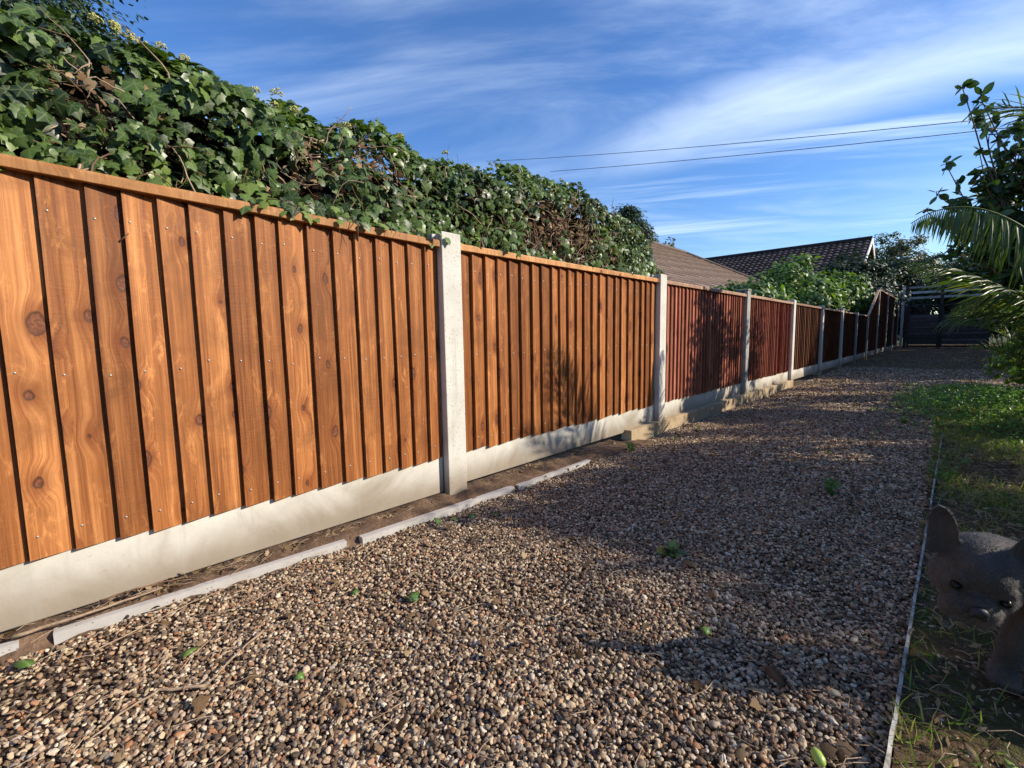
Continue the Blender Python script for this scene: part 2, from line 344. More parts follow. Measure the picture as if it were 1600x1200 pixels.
sheet('gravel_path', np.concatenate([np.linspace(-.4, 1.5, 66), np.linspace(1.6, 9, 20)]), np.concatenate([np.linspace(-1.5, 9, 240), np.linspace(9.3, 40, 60)]), -.012, GRAVELM)

M = Mat('soil', .95, .1); p = M.pos(); n = M.noise(p, 9, 7, .7, .5); n2 = M.noise(p, 60, 5, .7)
M.color(M.ramp(M.math('ADD', M.math('MULTIPLY', n, .6), M.math('MULTIPLY', n2, .4)), [(.3, (.06, .036, .022)), (.5, (.15, .095, .06)), (.68, (.27, .18, .12))]))
M.bump(M.math('ADD', n, n2), 1.0, .012); SOILM = M.m
def soil_h(x, y):
    e = .018 + np.clip(y + .1, 0, 1.3) * .078   # inner side of the edging
    return .005 + .004 * np.sin(x * 31 + y * 13) * np.sin(y * 23) + .004 * np.sin(y * 57 + x * 20) - .03 * np.clip((x - e + .01) * 30, 0, 1) - .03 * np.clip((y - 2.2) * 3, 0, 1)
sheet('soil_strip', np.linspace(-.16, .13, 16), np.linspace(-1.2, 2.75, 240), 0, SOILM, hf=soil_h)
M = Mat('verge_soil', .95, .1); p = M.pos(); n = M.noise(p, 5, 6, .65, .5); n2 = M.noise(p, 80, 4, .7)
c = M.ramp(n2, [(.3, (.035, .022, .012)), (.7, (.16, .105, .06))]); c = M.mix(M.rng(n, .45, .62, 0, .6), c, (.05, .07, .018)); M.color(c); M.bump(n2, 1, .012); VSOIL = M.m
sheet('grass_verge', np.linspace(1.475, 5.0, 60), np.linspace(-.5, 7.4, 160), .0, VSOIL, hf=lambda x, y: gh(x, y) + .006 * np.sin(x * 40) * np.sin(y * 37))

# pebbles: points instanced by geometry nodes
def pebble_object(name, P, rot, scl, col, label):
    me = bpy.data.meshes.new(name); me.vertices.add(len(P)); me.vertices.foreach_set('co', P.astype(np.float32).ravel())
    for an, av in (('prot', rot), ('pscl', scl)):
        a = me.attributes.new(an, 'FLOAT_VECTOR', 'POINT'); a.data.foreach_set('vector', av.astype(np.float32).ravel())
    a = me.attributes.new('pcol', 'FLOAT', 'POINT'); a.data.foreach_set('value', col.astype(np.float32))
    me.update(); o = bpy.data.objects.new(name, me); COL.objects.link(o)
    ng = bpy.data.node_groups.new(name + '_nodes', 'GeometryNodeTree')
    ng.interface.new_socket('Geometry', in_out='INPUT', socket_type='NodeSocketGeometry'); ng.interface.new_socket('Geometry', in_out='OUTPUT', socket_type='NodeSocketGeometry')
    N, L = ng.nodes, ng.links
    gi = N.new('NodeGroupInput'); go = N.new('NodeGroupOutput')
    join = N.new('GeometryNodeGeometryToInstance')
    for i in range(7):
        ic = N.new('GeometryNodeMeshIcoSphere'); ic.inputs['Radius'].default_value = 1; ic.inputs['Subdivisions'].default_value = 2 if i % 2 else 3
        pp = N.new('GeometryNodeInputPosition'); nz = N.new('ShaderNodeTexNoise'); nz.noise_dimensions = '4D'; nz.inputs['W'].default_value = i * 7.3; nz.inputs['Scale'].default_value = .75; nz.inputs['Detail'].default_value = 1
        L.new(pp.outputs[0], nz.inputs['Vector'])
        sb = N.new('ShaderNodeVectorMath'); sb.operation = 'SUBTRACT'; sb.inputs[1].default_value = (.5, .5, .5); L.new(nz.outputs['Color'], sb.inputs[0])
        ml = N.new('ShaderNodeVectorMath'); ml.operation = 'SCALE'; ml.inputs['Scale'].default_value = 1.5; L.new(sb.outputs[0], ml.inputs[0])
        sp_ = N.new('GeometryNodeSetPosition'); L.new(ic.outputs['Mesh'], sp_.inputs[0]); L.new(ml.outputs[0], sp_.inputs['Offset'])
        sh = N.new('GeometryNodeSetShadeSmooth'); L.new(sp_.outputs[0], sh.inputs[0])
        sm = N.new('GeometryNodeSetMaterial'); sm.inputs['Material'].default_value = PEB; L.new(sh.outputs[0], sm.inputs[0])
        L.new(sm.outputs[0], join.inputs[0])
    ip = N.new('GeometryNodeInstanceOnPoints'); ip.inputs['Pick Instance'].default_value = True
    L.new(gi.outputs[0], ip.inputs['Points']); L.new(join.outputs[0], ip.inputs['Instance'])
    def na(nm, ty='FLOAT_VECTOR'):
        a = N.new('GeometryNodeInputNamedAttribute'); a.data_type = ty; a.inputs[0].default_value = nm; return a.outputs[0]
    er = N.new('FunctionNodeEulerToRotation'); L.new(na('prot'), er.inputs[0]); L.new(er.outputs[0], ip.inputs['Rotation'])
    L.new(na('pscl'), ip.inputs['Scale']); L.new(ip.outputs[0], go.inputs[0])
    md = o.modifiers.new('pebbles', 'NODES'); md.node_group = ng
    return tag(o, label, 'gravel', kind='stuff')
M = Mat('pebble', .72, .22); r = M.attr('pcol', 'INSTANCER')
c = M.ramp(r, [(0, (.04, .028, .019)), (.15, (.12, .08, .052)), (.32, (.25, .155, .09)), (.44, (.17, .135, .10)), (.57, (.38, .275, .165)), (.70, (.58, .47, .31)), (.82, (.32, .145, .068)), (.92, (.68, .58, .43)), (1, (.22, .18, .14))])
n = M.noise(M.pos(), 2.2, 4, .6, .5); c = M.mix(M.rng(n, .4, .7, 0, .5), c, M.mix(1.0, c, (.6, .55, .5), 'MULTIPLY')); M.color(c); M.bump(n, .25, .2); PEB = M.m
def pebbles(x0, x1, y0, y1, sp, smin, smax, keep):
    xs = np.arange(x0, x1, sp); ys = np.arange(y0, y1, sp); X, Y = np.meshgrid(xs, ys); n = X.size
    X = X.ravel() + RNG.uniform(-.6, .6, n) * sp; Y = Y.ravel() + RNG.uniform(-.6, .6, n) * sp
    k = RNG.random(n) < keep(X, Y); X, Y = X[k], Y[k]; n = len(X)
    s = RNG.uniform(smin, smax, n) * np.where(RNG.random(n) < .08, 1.45, 1)
    Z = gh(X, Y) - .010 + RNG.uniform(-.002, .008, n)
    return np.stack([X, Y, Z], 1), s
def visible(X, Y, pad=.1):   # drop what lies behind the camera or far outside the view
    d0 = X - 1.5; c0 = d0 * Rm[0][0] + Y * Rm[1][0]; c2 = d0 * Rm[0][2] + Y * Rm[1][2] + .067
    return (c2 > -.05) & (np.abs(c0) < c2 * 1.25 + pad + .25)
def dirt(X, Y):
    return np.exp(-(((X - .22) / .16) ** 2 + ((Y + .12) / .22) ** 2)) * .75
def kp(X, Y):
    k = np.where(X < 1.47, 1.0, .16 + .25 * np.exp(-((Y - .75) / .3) ** 2) + .4 * (np.sin(X * 9 + Y * 5) > .5) * (Y < 1.5))
    k = k * np.clip(1.15 - .9 * np.clip(np.sin(X * 5.3 + 1.7 * np.sin(Y * 3.1)) * np.sin(Y * 4.3 + 2 * np.sin(X * 4)) - .35, 0, 1), .4, 1)
    k = k * (1 - dirt(X, Y)); left = .03 + np.clip(Y + .12, 0, 1.9) * .055
    k = np.where((X < left + .03) & (Y < 2.0 + .2 * np.sin(X * 60)), .04, k)
    return k * visible(X, Y)
A1 = pebbles(-.02, 2.3, -.5, 2.4, .0059, .0025, .0053, kp)
A2 = pebbles(.02, 1.75, 2.4, 5.2, .0083, .0036, .0070, kp)
A3 = pebbles(.05, 2.6, 5.2, 11, .018, .008, .013, lambda X, Y: visible(X, Y) * np.where((X > 1.5) & (Y < 7.4), .1, .9))
P = np.concatenate([A1[0], A2[0], A3[0]]); S = np.concatenate([A1[1], A2[1], A3[1]]); N_ = len(P)
scl = S[:, None] * np.stack([RNG.uniform(.85, 1.35, N_), RNG.uniform(.75, 1.05, N_), RNG.uniform(.5, .8, N_)], 1)
rot = np.stack([RNG.normal(0, .35, N_), RNG.normal(0, .35, N_), RNG.uniform(0, 6.28, N_)], 1)
print('pebbles', N_)
pebble_object('gravel', P, rot, scl, RNG.random(N_), 'rounded brown and cream pebbles covering the path beside the fence')

# ------------------------------------------------------------------ fence
Y0, BAY, PW = 1.16, 1.94, .100
KPOS = [-1, 0, 1, 2, 3, 4, 5, 6, 7, 8.15, 9.5, 10.7, 11.8]
YP = [Y0 + BAY * k for k in KPOS]
def cap_top(i):  # z of panel top at post index i
    return 1.072 + .004 * max(0, i - 1) + (.028 if i == 0 else 0)
FENCE = empty('garden_fence', (0, 1.16, 0), 'long close board garden fence with concrete posts, orange boards near and dark brown boards far', 'fence')
post_labels = [None,
 'tall pale concrete post at the end of the nearest fence panel',
 'second concrete post from the camera, where the old concrete base begins',
 'shaded concrete post between the two reddish fence panels',
 'sunlit concrete post where the reddish boards give way to dark brown boards',
 'concrete post after the first dark brown panel, before the gate',
 'concrete post after the second dark brown panel',
 'short concrete post after the third dark brown panel',
 'last short concrete post at the foot of the sloping panel top',
 'tall concrete post at the top of the sloping panel top',
 'tall concrete post one bay beyond the slope, dark boards on both sides',
 'thin far concrete post, second from the gate',
 'farthest concrete post, next to the dark gate']
for i, yp in enumerate(YP):
    if i == 0: continue
    top = (1.103 + .003 * i) if i < 9 else 1.93 + .02 * (i - 9)
    if i == 8: top = 1.09
    w = PW; m = MB()
    # post with side slots and a shallow weathered top
    x0, x1, y0, y1, zb, zt = -.10, 0.0, yp, yp + w, -.12, top
    prof = [(x1, y0), (x1, y1), (-.036, y1), (-.036, y1 - .018), (-.064, y1 - .018), (-.064, y1), (x0, y1), (x0, y0), (-.064, y0), (-.064, y0 + .018), (-.036, y0 + .018), (-.036, y0)]
    k = len(prof); V = [(a, b, zb) for a, b in prof] + [(a, b, zt) for a, b in prof] 
    F = [tuple((j, (j + 1) % k, k + (j + 1) % k, k + j)) for j in range(k)] + [tuple(range(k, 2 * k))]
    m.add(V, F)
    mx, my = (x0 + x1) / 2, (y0 + y1) / 2
    o = m.build('post', CONC if i in (1, 2, 4, 5, 6) else CONC_GREY, FENCE, bevel=.0035, origin=(0, yp, 0)); o.location = (0, yp - 1.16, 0)  # posts standing in shade take the darker concrete copy
    o['label'] = post_labels[i]
    if i in (3, 6, 8, 9):   # a rounded mortar cap left on the weathered posts
        c_ = MB(); 
        for a_ in range(6):
            pass
        c_.box(-.106, yp - .008, top + .0005, .006, yp + w + .008, top + .018)
        c_.build('post_cap', CONC_GREY, o, bevel=.006, origin=(0, yp, 0)).location = (0, 0, 0)

def make_panel(i, label, wood, cap, z0l, ztl, z0r, ztr, bw, nails=False, seed=0):
    """panel between post i and i+1; tops given at both ends"""
    rs = random.Random(seed); ya = YP[i] + PW + .002; yb = YP[i + 1] - .002
    L = yb - ya; n = max(3, round(L / bw)); step = L / n; m = MB(); nl = []
    y = 0.0; edges = [0]
    ws = [rs.uniform(.86, 1.14) for _ in range(n)]; tot = sum(ws)
    for w_ in ws: edges.append(edges[-1] + w_ / tot * L)
    for j in range(n):
        a = edges[j]; b = min(edges[j + 1] + .012, L) ; t = (a + b) / 2 / L
        zt = ztl + (ztr - ztl) * t - .02; zb = z0l + (z0r - z0l) * t + rs.uniform(-.006, .003)
        xo = rs.uniform(-.0015, .0015); tilt = rs.uniform(-.0025, .0025)
        xa = -.0225 + xo; xb = -.0400 + xo * .5; seg = 14; V = []; F = []
        for s_ in range(seg + 1):
            z = zb + (zt - zb) * s_ / seg
            wv = .0012 * mnoise.noise(Vector((j * 3.1 + seed, z * 3, 0))) ; wy = .0022 * mnoise.noise(Vector((j * 5.7 + seed, z * 2.2, 4)))
            ty = tilt * (s_ / seg - .5)
            V += [(xa + wv, a + wy + ty, z), (xb + wv, b, z), (-.050, b, z), (-.044, a + wy + ty, z)]
        for s_ in range(seg):
            q = s_ * 4
            for e in range(4): F.append((q + e, q + (e + 1) % 4, q + 4 + (e + 1) % 4, q + 4 + e))
        F += [(3, 2, 1, 0), (seg*4, seg*4+1, seg*4+2, seg*4+3)]
        if zt > zb + .1: m.add(V, F, rs.random())
        if nails:
            for zz in (zb + .055, zb + .44 + rs.uniform(-.01, .01), zt - .09):
                nl.append((xa + (xb - xa) * .2 + .0012, a + .016 + rs.uniform(-.003, .003), zz + rs.uniform(-.006, .006)))
    root = m.build('panel', wood, FENCE); root.location = (0, ya - 1.16, 0); root['label'] = label
    # capping rail, split in short pieces so it can follow a slope
    c = MB(); pr = [(-.060, 0), (-.008, 0), (-.008, .022), (-.013, .028), (-.060, .031)]
    seg = 12 if wood is WOOD else 6; V = []
    for s_ in range(seg + 1):
        t = s_ / seg; zc_ = ztl + (ztr - ztl) * t - .028
        wob = .0015 * mnoise.noise(Vector((t * 5, seed, 0)))
        V += [(x + wob, t * L, zc_ + z + wob) for x, z in pr]
    F = []; k = len(pr)
    for s_ in range(seg):
        for e in range(k): F.append((s_*k+e, s_*k+(e+1) % k, (s_+1)*k+(e+1) % k, (s_+1)*k+e))
    F += [tuple(range(k))[::-1], tuple(seg*k+e for e in range(k))]
    c.add(V, F, rs.random()); c.build('capping_rail', cap, root, bevel=.0015)
    # back rails that the boards are nailed to
    for zz in (z0l + .05, z0l + .44, min(ztl, ztr) - .12):
        r_ = MB(); r_.box(-.085, 0.0, zz, -.0515, L, zz + .04, .4); r_.build('back_rail', wood, root)
    if nails:
        hm = MB(); hm.tube([(-.002, 0, 0), (.0006, 0, 0), (.0016, 0, 0)], [.0030, .0030, .0018], 8); first = None
        for q in (nl if i else nl[:95]):
            if i:
                hm2 = MB() if first is None else hm2; first = 1
                hm2.tube([(q[0]-.002, q[1], q[2]), (q[0]+.0006, q[1], q[2]), (q[0]+.0016, q[1], q[2])], [.0034, .0034, .0022], 8); continue
            if first is None: first = hm.build('nail', NAILM, root, smooth=True); first.location = q
            else:
                d = first.copy(); COL.objects.link(d); d.parent = root; d.location = q
        if i: hm2.build('nails', NAILM, root, smooth=True)['kind'] = 'stuff'
    # concrete gravel board standing in the same posts
    g = MB(); zt_ = min(z0l, z0r) + .004; g.box(-.056, YP[i] + PW + .0005, max(.0, zt_ - (.145 if i else .157)), -.0385 , YP[i+1] - .0005, zt_)
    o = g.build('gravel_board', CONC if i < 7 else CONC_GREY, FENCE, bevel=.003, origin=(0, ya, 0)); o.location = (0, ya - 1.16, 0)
    return root, o
pl = ['wide orange close board panel nearest the camera, large knots showing',
 'orange close board panel with a palm shadow across it',
 'reddish close board panel next to the orange one, partly in shade',
 'narrow looking reddish close board panel in dappled shade before the brown ones',
 'first dark brown panel, just beyond the reddish boards',
 'second dark brown panel, in front of the laurel bush',
 'third dark brown panel of the low run',
 'last low dark brown panel before the sloping top',
 'dark brown panel whose top rail slopes steeply upward',
 'tall dark brown panel just beyond the sloping one',
 'tall dark brown panel, second from the gate',
 'tall dark brown panel beside the gate']
gl = ['pale concrete gravel board under the nearest orange panel',
 'pale concrete gravel board with palm shadow under the second orange panel',
 'concrete gravel board under the first reddish panel, above the old base',
 'concrete gravel board under the second reddish panel, dappled by shade',
 'concrete gravel board under the first dark brown panel',
 'concrete gravel board under the second dark brown panel',
 'concrete gravel board under the third dark brown panel',
 'concrete gravel board under the last low dark brown panel',
 'grey concrete gravel board under the panel with a sloping top',
 'grey concrete gravel board under the first full height tall panel',
 'grey concrete gravel board under the tall panel second from the gate',
 'grey concrete gravel board under the tall panel beside the gate']
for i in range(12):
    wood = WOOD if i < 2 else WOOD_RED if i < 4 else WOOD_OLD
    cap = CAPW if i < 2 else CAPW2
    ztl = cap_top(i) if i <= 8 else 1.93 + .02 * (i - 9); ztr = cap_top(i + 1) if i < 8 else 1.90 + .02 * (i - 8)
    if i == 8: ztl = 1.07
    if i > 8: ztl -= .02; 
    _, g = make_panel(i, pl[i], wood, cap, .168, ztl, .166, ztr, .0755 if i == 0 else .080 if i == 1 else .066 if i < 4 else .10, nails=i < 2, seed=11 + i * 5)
    g['label'] = gl[i]

# edging kerb of thin concrete strips, old concrete base, thin path strip
def strip(name, pts, w, z0, z1, mat, label, cat, group=None, rough=.0010):
    m = MB(); P_ = np.array(pts, float); V = []; 
    seg = []
    for a, b in zip(P_[:-1], P_[1:]):
        k = max(2, int(np.linalg.norm(b - a) / .02))
        for s_ in range(k): seg.append(a + (b - a) * s_ / k)
    seg.append(P_[-1]); seg = np.array(seg); T = norm(np.gradient(seg, axis=0)); Nn = np.stack([T[:, 1], -T[:, 0]], 1)
    for j, (p_, n_) in enumerate(zip(seg, Nn)):
        e = rough * mnoise.noise(Vector((p_[1] * 14, w * 9, 1))); e2 = rough * mnoise.noise(Vector((p_[1] * 17, w * 9, 7))); ez = rough * .5 * mnoise.noise(Vector((p_[1] * 9, 3, 5)))
        a = p_ - n_ * (w / 2 + e); b = p_ + n_ * (w / 2 + e2)
        V += [(a[0], a[1], z0), (b[0], b[1], z0), (b[0], b[1], z1 + ez - rough), (b[0] - n_[0] * .005, b[1] - n_[1] * .005, z1 + ez), (a[0], a[1], z1 + ez)]
    F = []; n = len(seg)
    for j in range(n - 1):
        for e in range(5): F.append((j*5+e, j*5+(e+1) % 5, (j+1)*5+(e+1) % 5, (j+1)*5+e))
    F += [(4,3,2,1,0), tuple((n-1)*5+e for e in range(5))]
    m.add(V, F); o = m.build(name, mat, None, origin=(P_[0][0], P_[0][1], 0)); return tag(o, label, cat, group)
G = 'thin concrete edging strips along the fence foot'
strip('concrete_edging', [(-.02, -.75), (.018, -.09)], .023, -.03, .006, CONC_KERB, 'short grey concrete edging strip at the bottom left corner', 'edging strip', G)
strip('concrete_edging', [(.030, -.035), (.066, .48), (.078, .655)], .023, -.03, .005, CONC_KERB, 'long grey concrete edging strip along the foot of the nearest panel', 'edging strip', G)
strip('concrete_edging', [(.098, .70), (.115, 1.10), (.121, 1.42)], .029, -.03, .007, CONC_KERB, 'concrete edging strip passing the foot of the nearest post', 'edging strip', G)
strip('concrete_edging', [(.124, 1.45), (.124, 2.02)], .025, -.03, .004, CONC_KERB, 'half buried edging strip under the second orange panel', 'edging strip', G)
strip('low_wall', [(-.024, 2.68), (-.024, 4.3), (-.022, 5.2), (-.020, 7.03)], .075, -.09, .044, CONC_OLD, 'old stained tan concrete base under the reddish panels', 'concrete base', None, .0025)
M = Mat('strip_metal', .6, .4); n = M.noise(M.pos(), 30, 5, .7); M.color(M.ramp(n, [(.38, (.12, .09, .06)), (.52, (.34, .32, .28)), (.7, (.50, .48, .43))])); STRIP = M.m
for a, b, lab in ((.55, 1.02, 'short pale edging strip between gravel and grass, nearest the camera'), (1.03, 1.40, 'pale edging strip beside the dog'), (1.405, 2.05, 'pale edging strip just past the dog ears'), (2.3, 3.1, 'farther pale edging strip between gravel and grass'), (3.2, 4.0, 'farthest pale edging strip, nearly buried in weeds')):
    strip('path_edging', [(1.466 + .012 * (a - .55), a), (1.466 + .012 * (b - .55), b)], .005, -.03, .016, STRIP, lab, 'path edging', 'thin pale strips dividing gravel from grass', .0015)

# ------------------------------------------------------------------ ivy hedge
def vnoise(P_, f, o=0.0): return np.array([mnoise.noise(Vector((p[0] * f + o, p[1] * f, p[2] * f))) for p in P_])
hy = np.array([-2.5, -.3, .3, .65, .9, 1.2, 1.57, 1.84, 2.05, 2.42, 2.8, 3.2, 3.55, 3.75, 3.95])
hz = np.array([1.70, 1.66, 1.64, 1.64, 1.62, 1.635, 1.635, 1.60, 1.72, 1.735, 1.70, 1.66, 1.56, 1.40, 1.05])
def hedge_point(y, s):
    """s 0..1 runs up the face, over the crest and back"""
    H = np.interp(y, hy, hz)
    X = np.interp(s, [0, .25, .55, .75, 1.0], [-.16, -.13, -.27, -.46, -1.1]); t = np.interp(s, [0, .25, .55, .75, 1.0], [0, .28, .78, 1.0, .97])
    Z = .86 + (H - .86) * t
    endk = np.clip((y - 3.45) / .5, 0, 1); X = X - endk ** 2 * .25
    return np.stack([X, y, Z], 1)
def hedge_normal(s):
    nx = np.interp(s, [0, .3, .6, .75, 1], [.9, .95, .75, .3, -.05]); nz = np.interp(s, [0, .3, .6, .75, 1], [-.25, .1, .6, .95, 1]); return norm(np.stack([nx, np.full_like(s, -.12), nz], 1))
hedge = empty('ivy_hedge', (-.5, .5, 0), 'long dense ivy hedge with twiggy bare patches, rising above the orange panels', 'hedge')
def hloc(V): return V - np.array([-.5, .5, 0])
# leaf layers
N_ = 27000
y = -1.6 + RNG.random(N_) ** .92 * 5.5; s = RNG.random(N_) * 1.0; s = np.where(RNG.random(N_) < .2, RNG.uniform(.55, .8, N_), s)
P = hedge_point(y, s); nn = hedge_normal(s)
lump = vnoise(P, 3.3) * .09 + vnoise(P, 9.0, 5) * .06
gap = vnoise(P, 2.6, 11) + .5 * vnoise(P, 7, 3)
low = np.clip((.32 - s) / .32, 0, 1)
keep = (gap < .33 - .42 * low + RNG.normal(0, .08, N_)) | (s > .68)
depth = RNG.exponential(.045, N_)
P = P + nn * (lump - np.minimum(depth, .2))[:, None]
P, nn, y, s, depth = P[keep], nn[keep], y[keep], s[keep], depth[keep]; n = len(P)
size = RNG.uniform(.019, .043, n) * np.where(RNG.random(n) < .10, 1.6, 1) * np.interp(y, [0, 1, 2.5, 4], [1.12, .95, .85, .85])
nr = norm(nn + rdir(n) * .95 + np.array([.2, .05, .1])); tip = norm(np.array([0.1, 0, -.8]) + rdir(n) * .55)
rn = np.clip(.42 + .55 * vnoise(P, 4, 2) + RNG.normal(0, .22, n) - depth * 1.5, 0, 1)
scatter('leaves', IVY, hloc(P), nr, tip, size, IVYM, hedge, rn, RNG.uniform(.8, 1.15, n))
# brown dead leaves in the gaps
N_ = 4200; y = -1.6 + RNG.random(N_) * 5.4; s = RNG.uniform(0, .72, N_); P = hedge_point(y, s); nn = hedge_normal(s)
gap = vnoise(P, 2.6, 11) + .5 * vnoise(P, 7, 3); k = (gap > .2) | (RNG.random(N_) < .2) ; P = P + nn * (vnoise(P, 3.3) * .10 - RNG.uniform(.02, .16, N_))[:, None]
P, nn = P[k], nn[k]; n = len(P)
scatter('dead_leaves', IVY, hloc(P), norm(nn + rdir(n) * .9), rdir(n), RNG.uniform(.012, .034, n), IVYBROWN, hedge)
# twigs
def twig_mesh(nt, smin, smax, mat, rr, name, gate):
    m = MB(); cnt = 0
    while cnt < nt:
        yy = random.uniform(-1.3, 3.85); ss = random.uniform(smin, smax); p = hedge_point(np.array([yy]), np.array([ss]))[0]
        g_ = mnoise.noise(Vector((p[0]*2.6+11, p[1]*2.6, p[2]*2.6))) + .5 * mnoise.noise(Vector((p[0]*7+3, p[1]*7, p[2]*7)))
        if g_ < gate and random.random() > .12: continue
        nn_ = hedge_normal(np.array([ss]))[0]; p = p - nn_ * random.uniform(.0, .13)
        d = norm(np.array([random.uniform(-.3, .25), random.uniform(-1, 1), random.uniform(-.9, .8)])); Lt = random.uniform(.06, .22); k = 7; pts = [p]
        for q in range(k):
            d = norm(d + np.array([random.gauss(0, .28), random.gauss(0, .35), random.gauss(0, .35)])); pts.append(pts[-1] + d * Lt / k)
        r0 = random.uniform(*rr); m.tube(hloc(np.array(pts)), np.linspace(r0, r0 * .4, k + 1), 5, random.random()); cnt += 1
    m.build(name, mat, hedge, smooth=True)['kind'] = 'stuff'
twig_mesh(750, .0, .6, TWIG, (.0012, .0034), 'pale_stems', .05)
twig_mesh(520, .0, .6, TWIGD, (.0012, .004), 'dark_stems', -.05)
twig_mesh(26, .0, .3, TWIG, (.006, .011), 'thick_stems', .1)
N_ = 90; y = np.where(RNG.random(N_) < .7, RNG.uniform(.45, 1.12, N_), RNG.uniform(-.2, 3.0, N_)); P = np.stack([RNG.uniform(-.09, .012, N_), y, 1.075 + RNG.random(N_) * .05 - RNG.random(N_) * .02 * (RNG.random(N_) < .4)], 1)
scatter('trailing_leaves', IVY, hloc(P), norm(np.array([.8, -.1, .5]) + rdir(N_) * .5), norm(np.array([.35, 0, -.8]) + rdir(N_) * .5), RNG.uniform(.025, .05, N_), IVYM, hedge)
m = MB()
for q in range(16):
    y_ = random.choice([random.uniform(.4, 1.1), random.uniform(-.3, 2.9)]); a_ = np.array([-.16, y_, 1.10]); b_ = a_ + np.array([random.uniform(.14, .19), random.uniform(-.08, .08), random.uniform(-.03, .02)]); c_ = b_ + np.array([random.uniform(0, .02), random.uniform(-.04, .04), -random.uniform(.01, .07)])
    m.tube(hloc(np.array([a_, (a_ + b_) / 2 + (0, 0, .02), b_, c_])), [.0018, .0016, .0013, .0007], 5, .5)
m.build('trailing_stems', TWIGD, hedge, smooth=True)['kind'] = 'stuff'
# dark tangled interior
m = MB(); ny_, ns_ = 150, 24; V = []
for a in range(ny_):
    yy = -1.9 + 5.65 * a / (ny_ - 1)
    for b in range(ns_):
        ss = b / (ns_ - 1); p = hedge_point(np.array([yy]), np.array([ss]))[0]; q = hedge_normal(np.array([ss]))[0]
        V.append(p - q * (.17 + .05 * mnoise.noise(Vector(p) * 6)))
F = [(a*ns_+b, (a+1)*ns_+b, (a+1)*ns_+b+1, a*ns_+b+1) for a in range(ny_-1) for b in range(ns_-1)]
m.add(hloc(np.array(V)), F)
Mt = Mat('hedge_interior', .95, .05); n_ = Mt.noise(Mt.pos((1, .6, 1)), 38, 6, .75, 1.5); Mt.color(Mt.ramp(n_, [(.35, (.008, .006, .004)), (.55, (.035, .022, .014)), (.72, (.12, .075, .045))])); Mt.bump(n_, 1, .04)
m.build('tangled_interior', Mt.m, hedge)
# flower umbels
def umbel(p, r):
    m = MB()
    for q in range(26):
        d = rdir(1)[0]; d[2] = abs(d[2]) * .8 + d[2] * .2; e = d * r
        m.tube([(0, 0, 0), tuple(e * .85)], [.0006, .0006], 3)
        m.tube([tuple(e * .82), tuple(e * .95), tuple(e * 1.08)], [.0014, .0036, .0016], 5)
    o = m.build('flower_cluster', FLOWM, hedge); o.location = hloc(np.array(p)); return o
for yy, ss, dz in ((.20, .70, .06), (.26, .70, .035), (.245, .72, .05), (.30, .70, .02), (.36, .72, .03), (.42, .7, .02), (.62, .66, .0), (.66, .60, .0), (.70, .68, .03), (.74, .62, 0), (.95, .63, .02), (1.25, .7, .02), (1.5, .68, .03), (2.9, .5, .0), (3.1, .5, 0), (3.3, .45, 0)):
    p = hedge_point(np.array([yy]), np.array([ss]))[0] + hedge_normal(np.array([ss]))[0] * .015; p[2] += dz * .5; umbel(p, random.uniform(.016, .026))

# ------------------------------------------------------------------ trees and bushes
def limb(m, a, b, r0, r1, k=6, wob=.06, seed=0):
    a, b = np.array(a, float), np.array(b, float); L = np.linalg.norm(b - a); pts = []
    for q in range(k + 1):
        t = q / k; w = np.array([mnoise.noise(Vector((t * 2.5, seed, c_))) for c_ in (0, 5, 9)]) * L * wob * min(1, t * 3); pts.append(a + (b - a) * t + w)
    m.tube(pts, np.linspace(r0, r1, k + 1), 7, random.random()); return np.array(pts)
def tree(name, base, cen, rad3, nclump, nleaf, lsize, T, mat, label, cat, group=None, trunk_r=.08, cl=.35, bark=BARK, shape=1.0, droop=.3, aspect=1.0, seed=1, hollow=.35, twigs=0):
    global RNG
    RNG = np.random.default_rng(seed * 101 + 5); random.seed(seed)
    root = empty(name, base, label, cat, group); base = np.array(base, float); cen = np.array(cen, float); rad3 = np.array(rad3, float)
    d = rdir(nclump); r = (hollow + (1 - hollow) * RNG.random(nclump)) ** .6; C_ = cen + d * rad3 * r[:, None] * np.where(d[:, 2:3] < 0, .85, 1)
    wob = 1 + .22 * vnoise(d * 1.0, 1.7, seed * 3.3); C_ = cen + (C_ - cen) * wob[:, None]
    C_[:, 2] = np.maximum(C_[:, 2], base[2] + .05)
    m = MB(); top = cen + np.array([0, 0, rad3[2] * .45]); tp = limb(m, (0, 0, -.03), top - base, trunk_r, trunk_r * .3, 8, .05, seed)
    for q in range(min(nclump, 60)):
        st = tp[random.randint(2, 7)]; limb(m, st, C_[q] - base, trunk_r * .3, trunk_r * .05, 5, .1, q)
    m.build('trunk', bark, root, smooth=True)
    idx = np.repeat(np.arange(nclump), nleaf); n = len(idx); cs = cl * RNG.uniform(.55, 1.2, nclump)
    off = rdir(n) * (RNG.random(n) ** .5)[:, None] * cs[idx][:, None] * np.array([1, 1, .75]); P_ = C_[idx] + off
    out = norm(P_ - cen); nr_ = norm(out * .5 + norm(off) * .4 + rdir(n) * .6 + np.array([0, 0, .45])); tp_ = norm(out * .6 + np.array([0, 0, -droop]) + rdir(n) * .7)
    rn_ = np.clip(RNG.normal(.45, .22, n) + (RNG.random(nclump)[idx] - .5) * .5, 0, 1)
    scatter('crown', T, P_ - base, nr_, tp_, RNG.uniform(.7, 1.25, n) * lsize, mat, root, rn_, np.full(n, aspect))
    return root
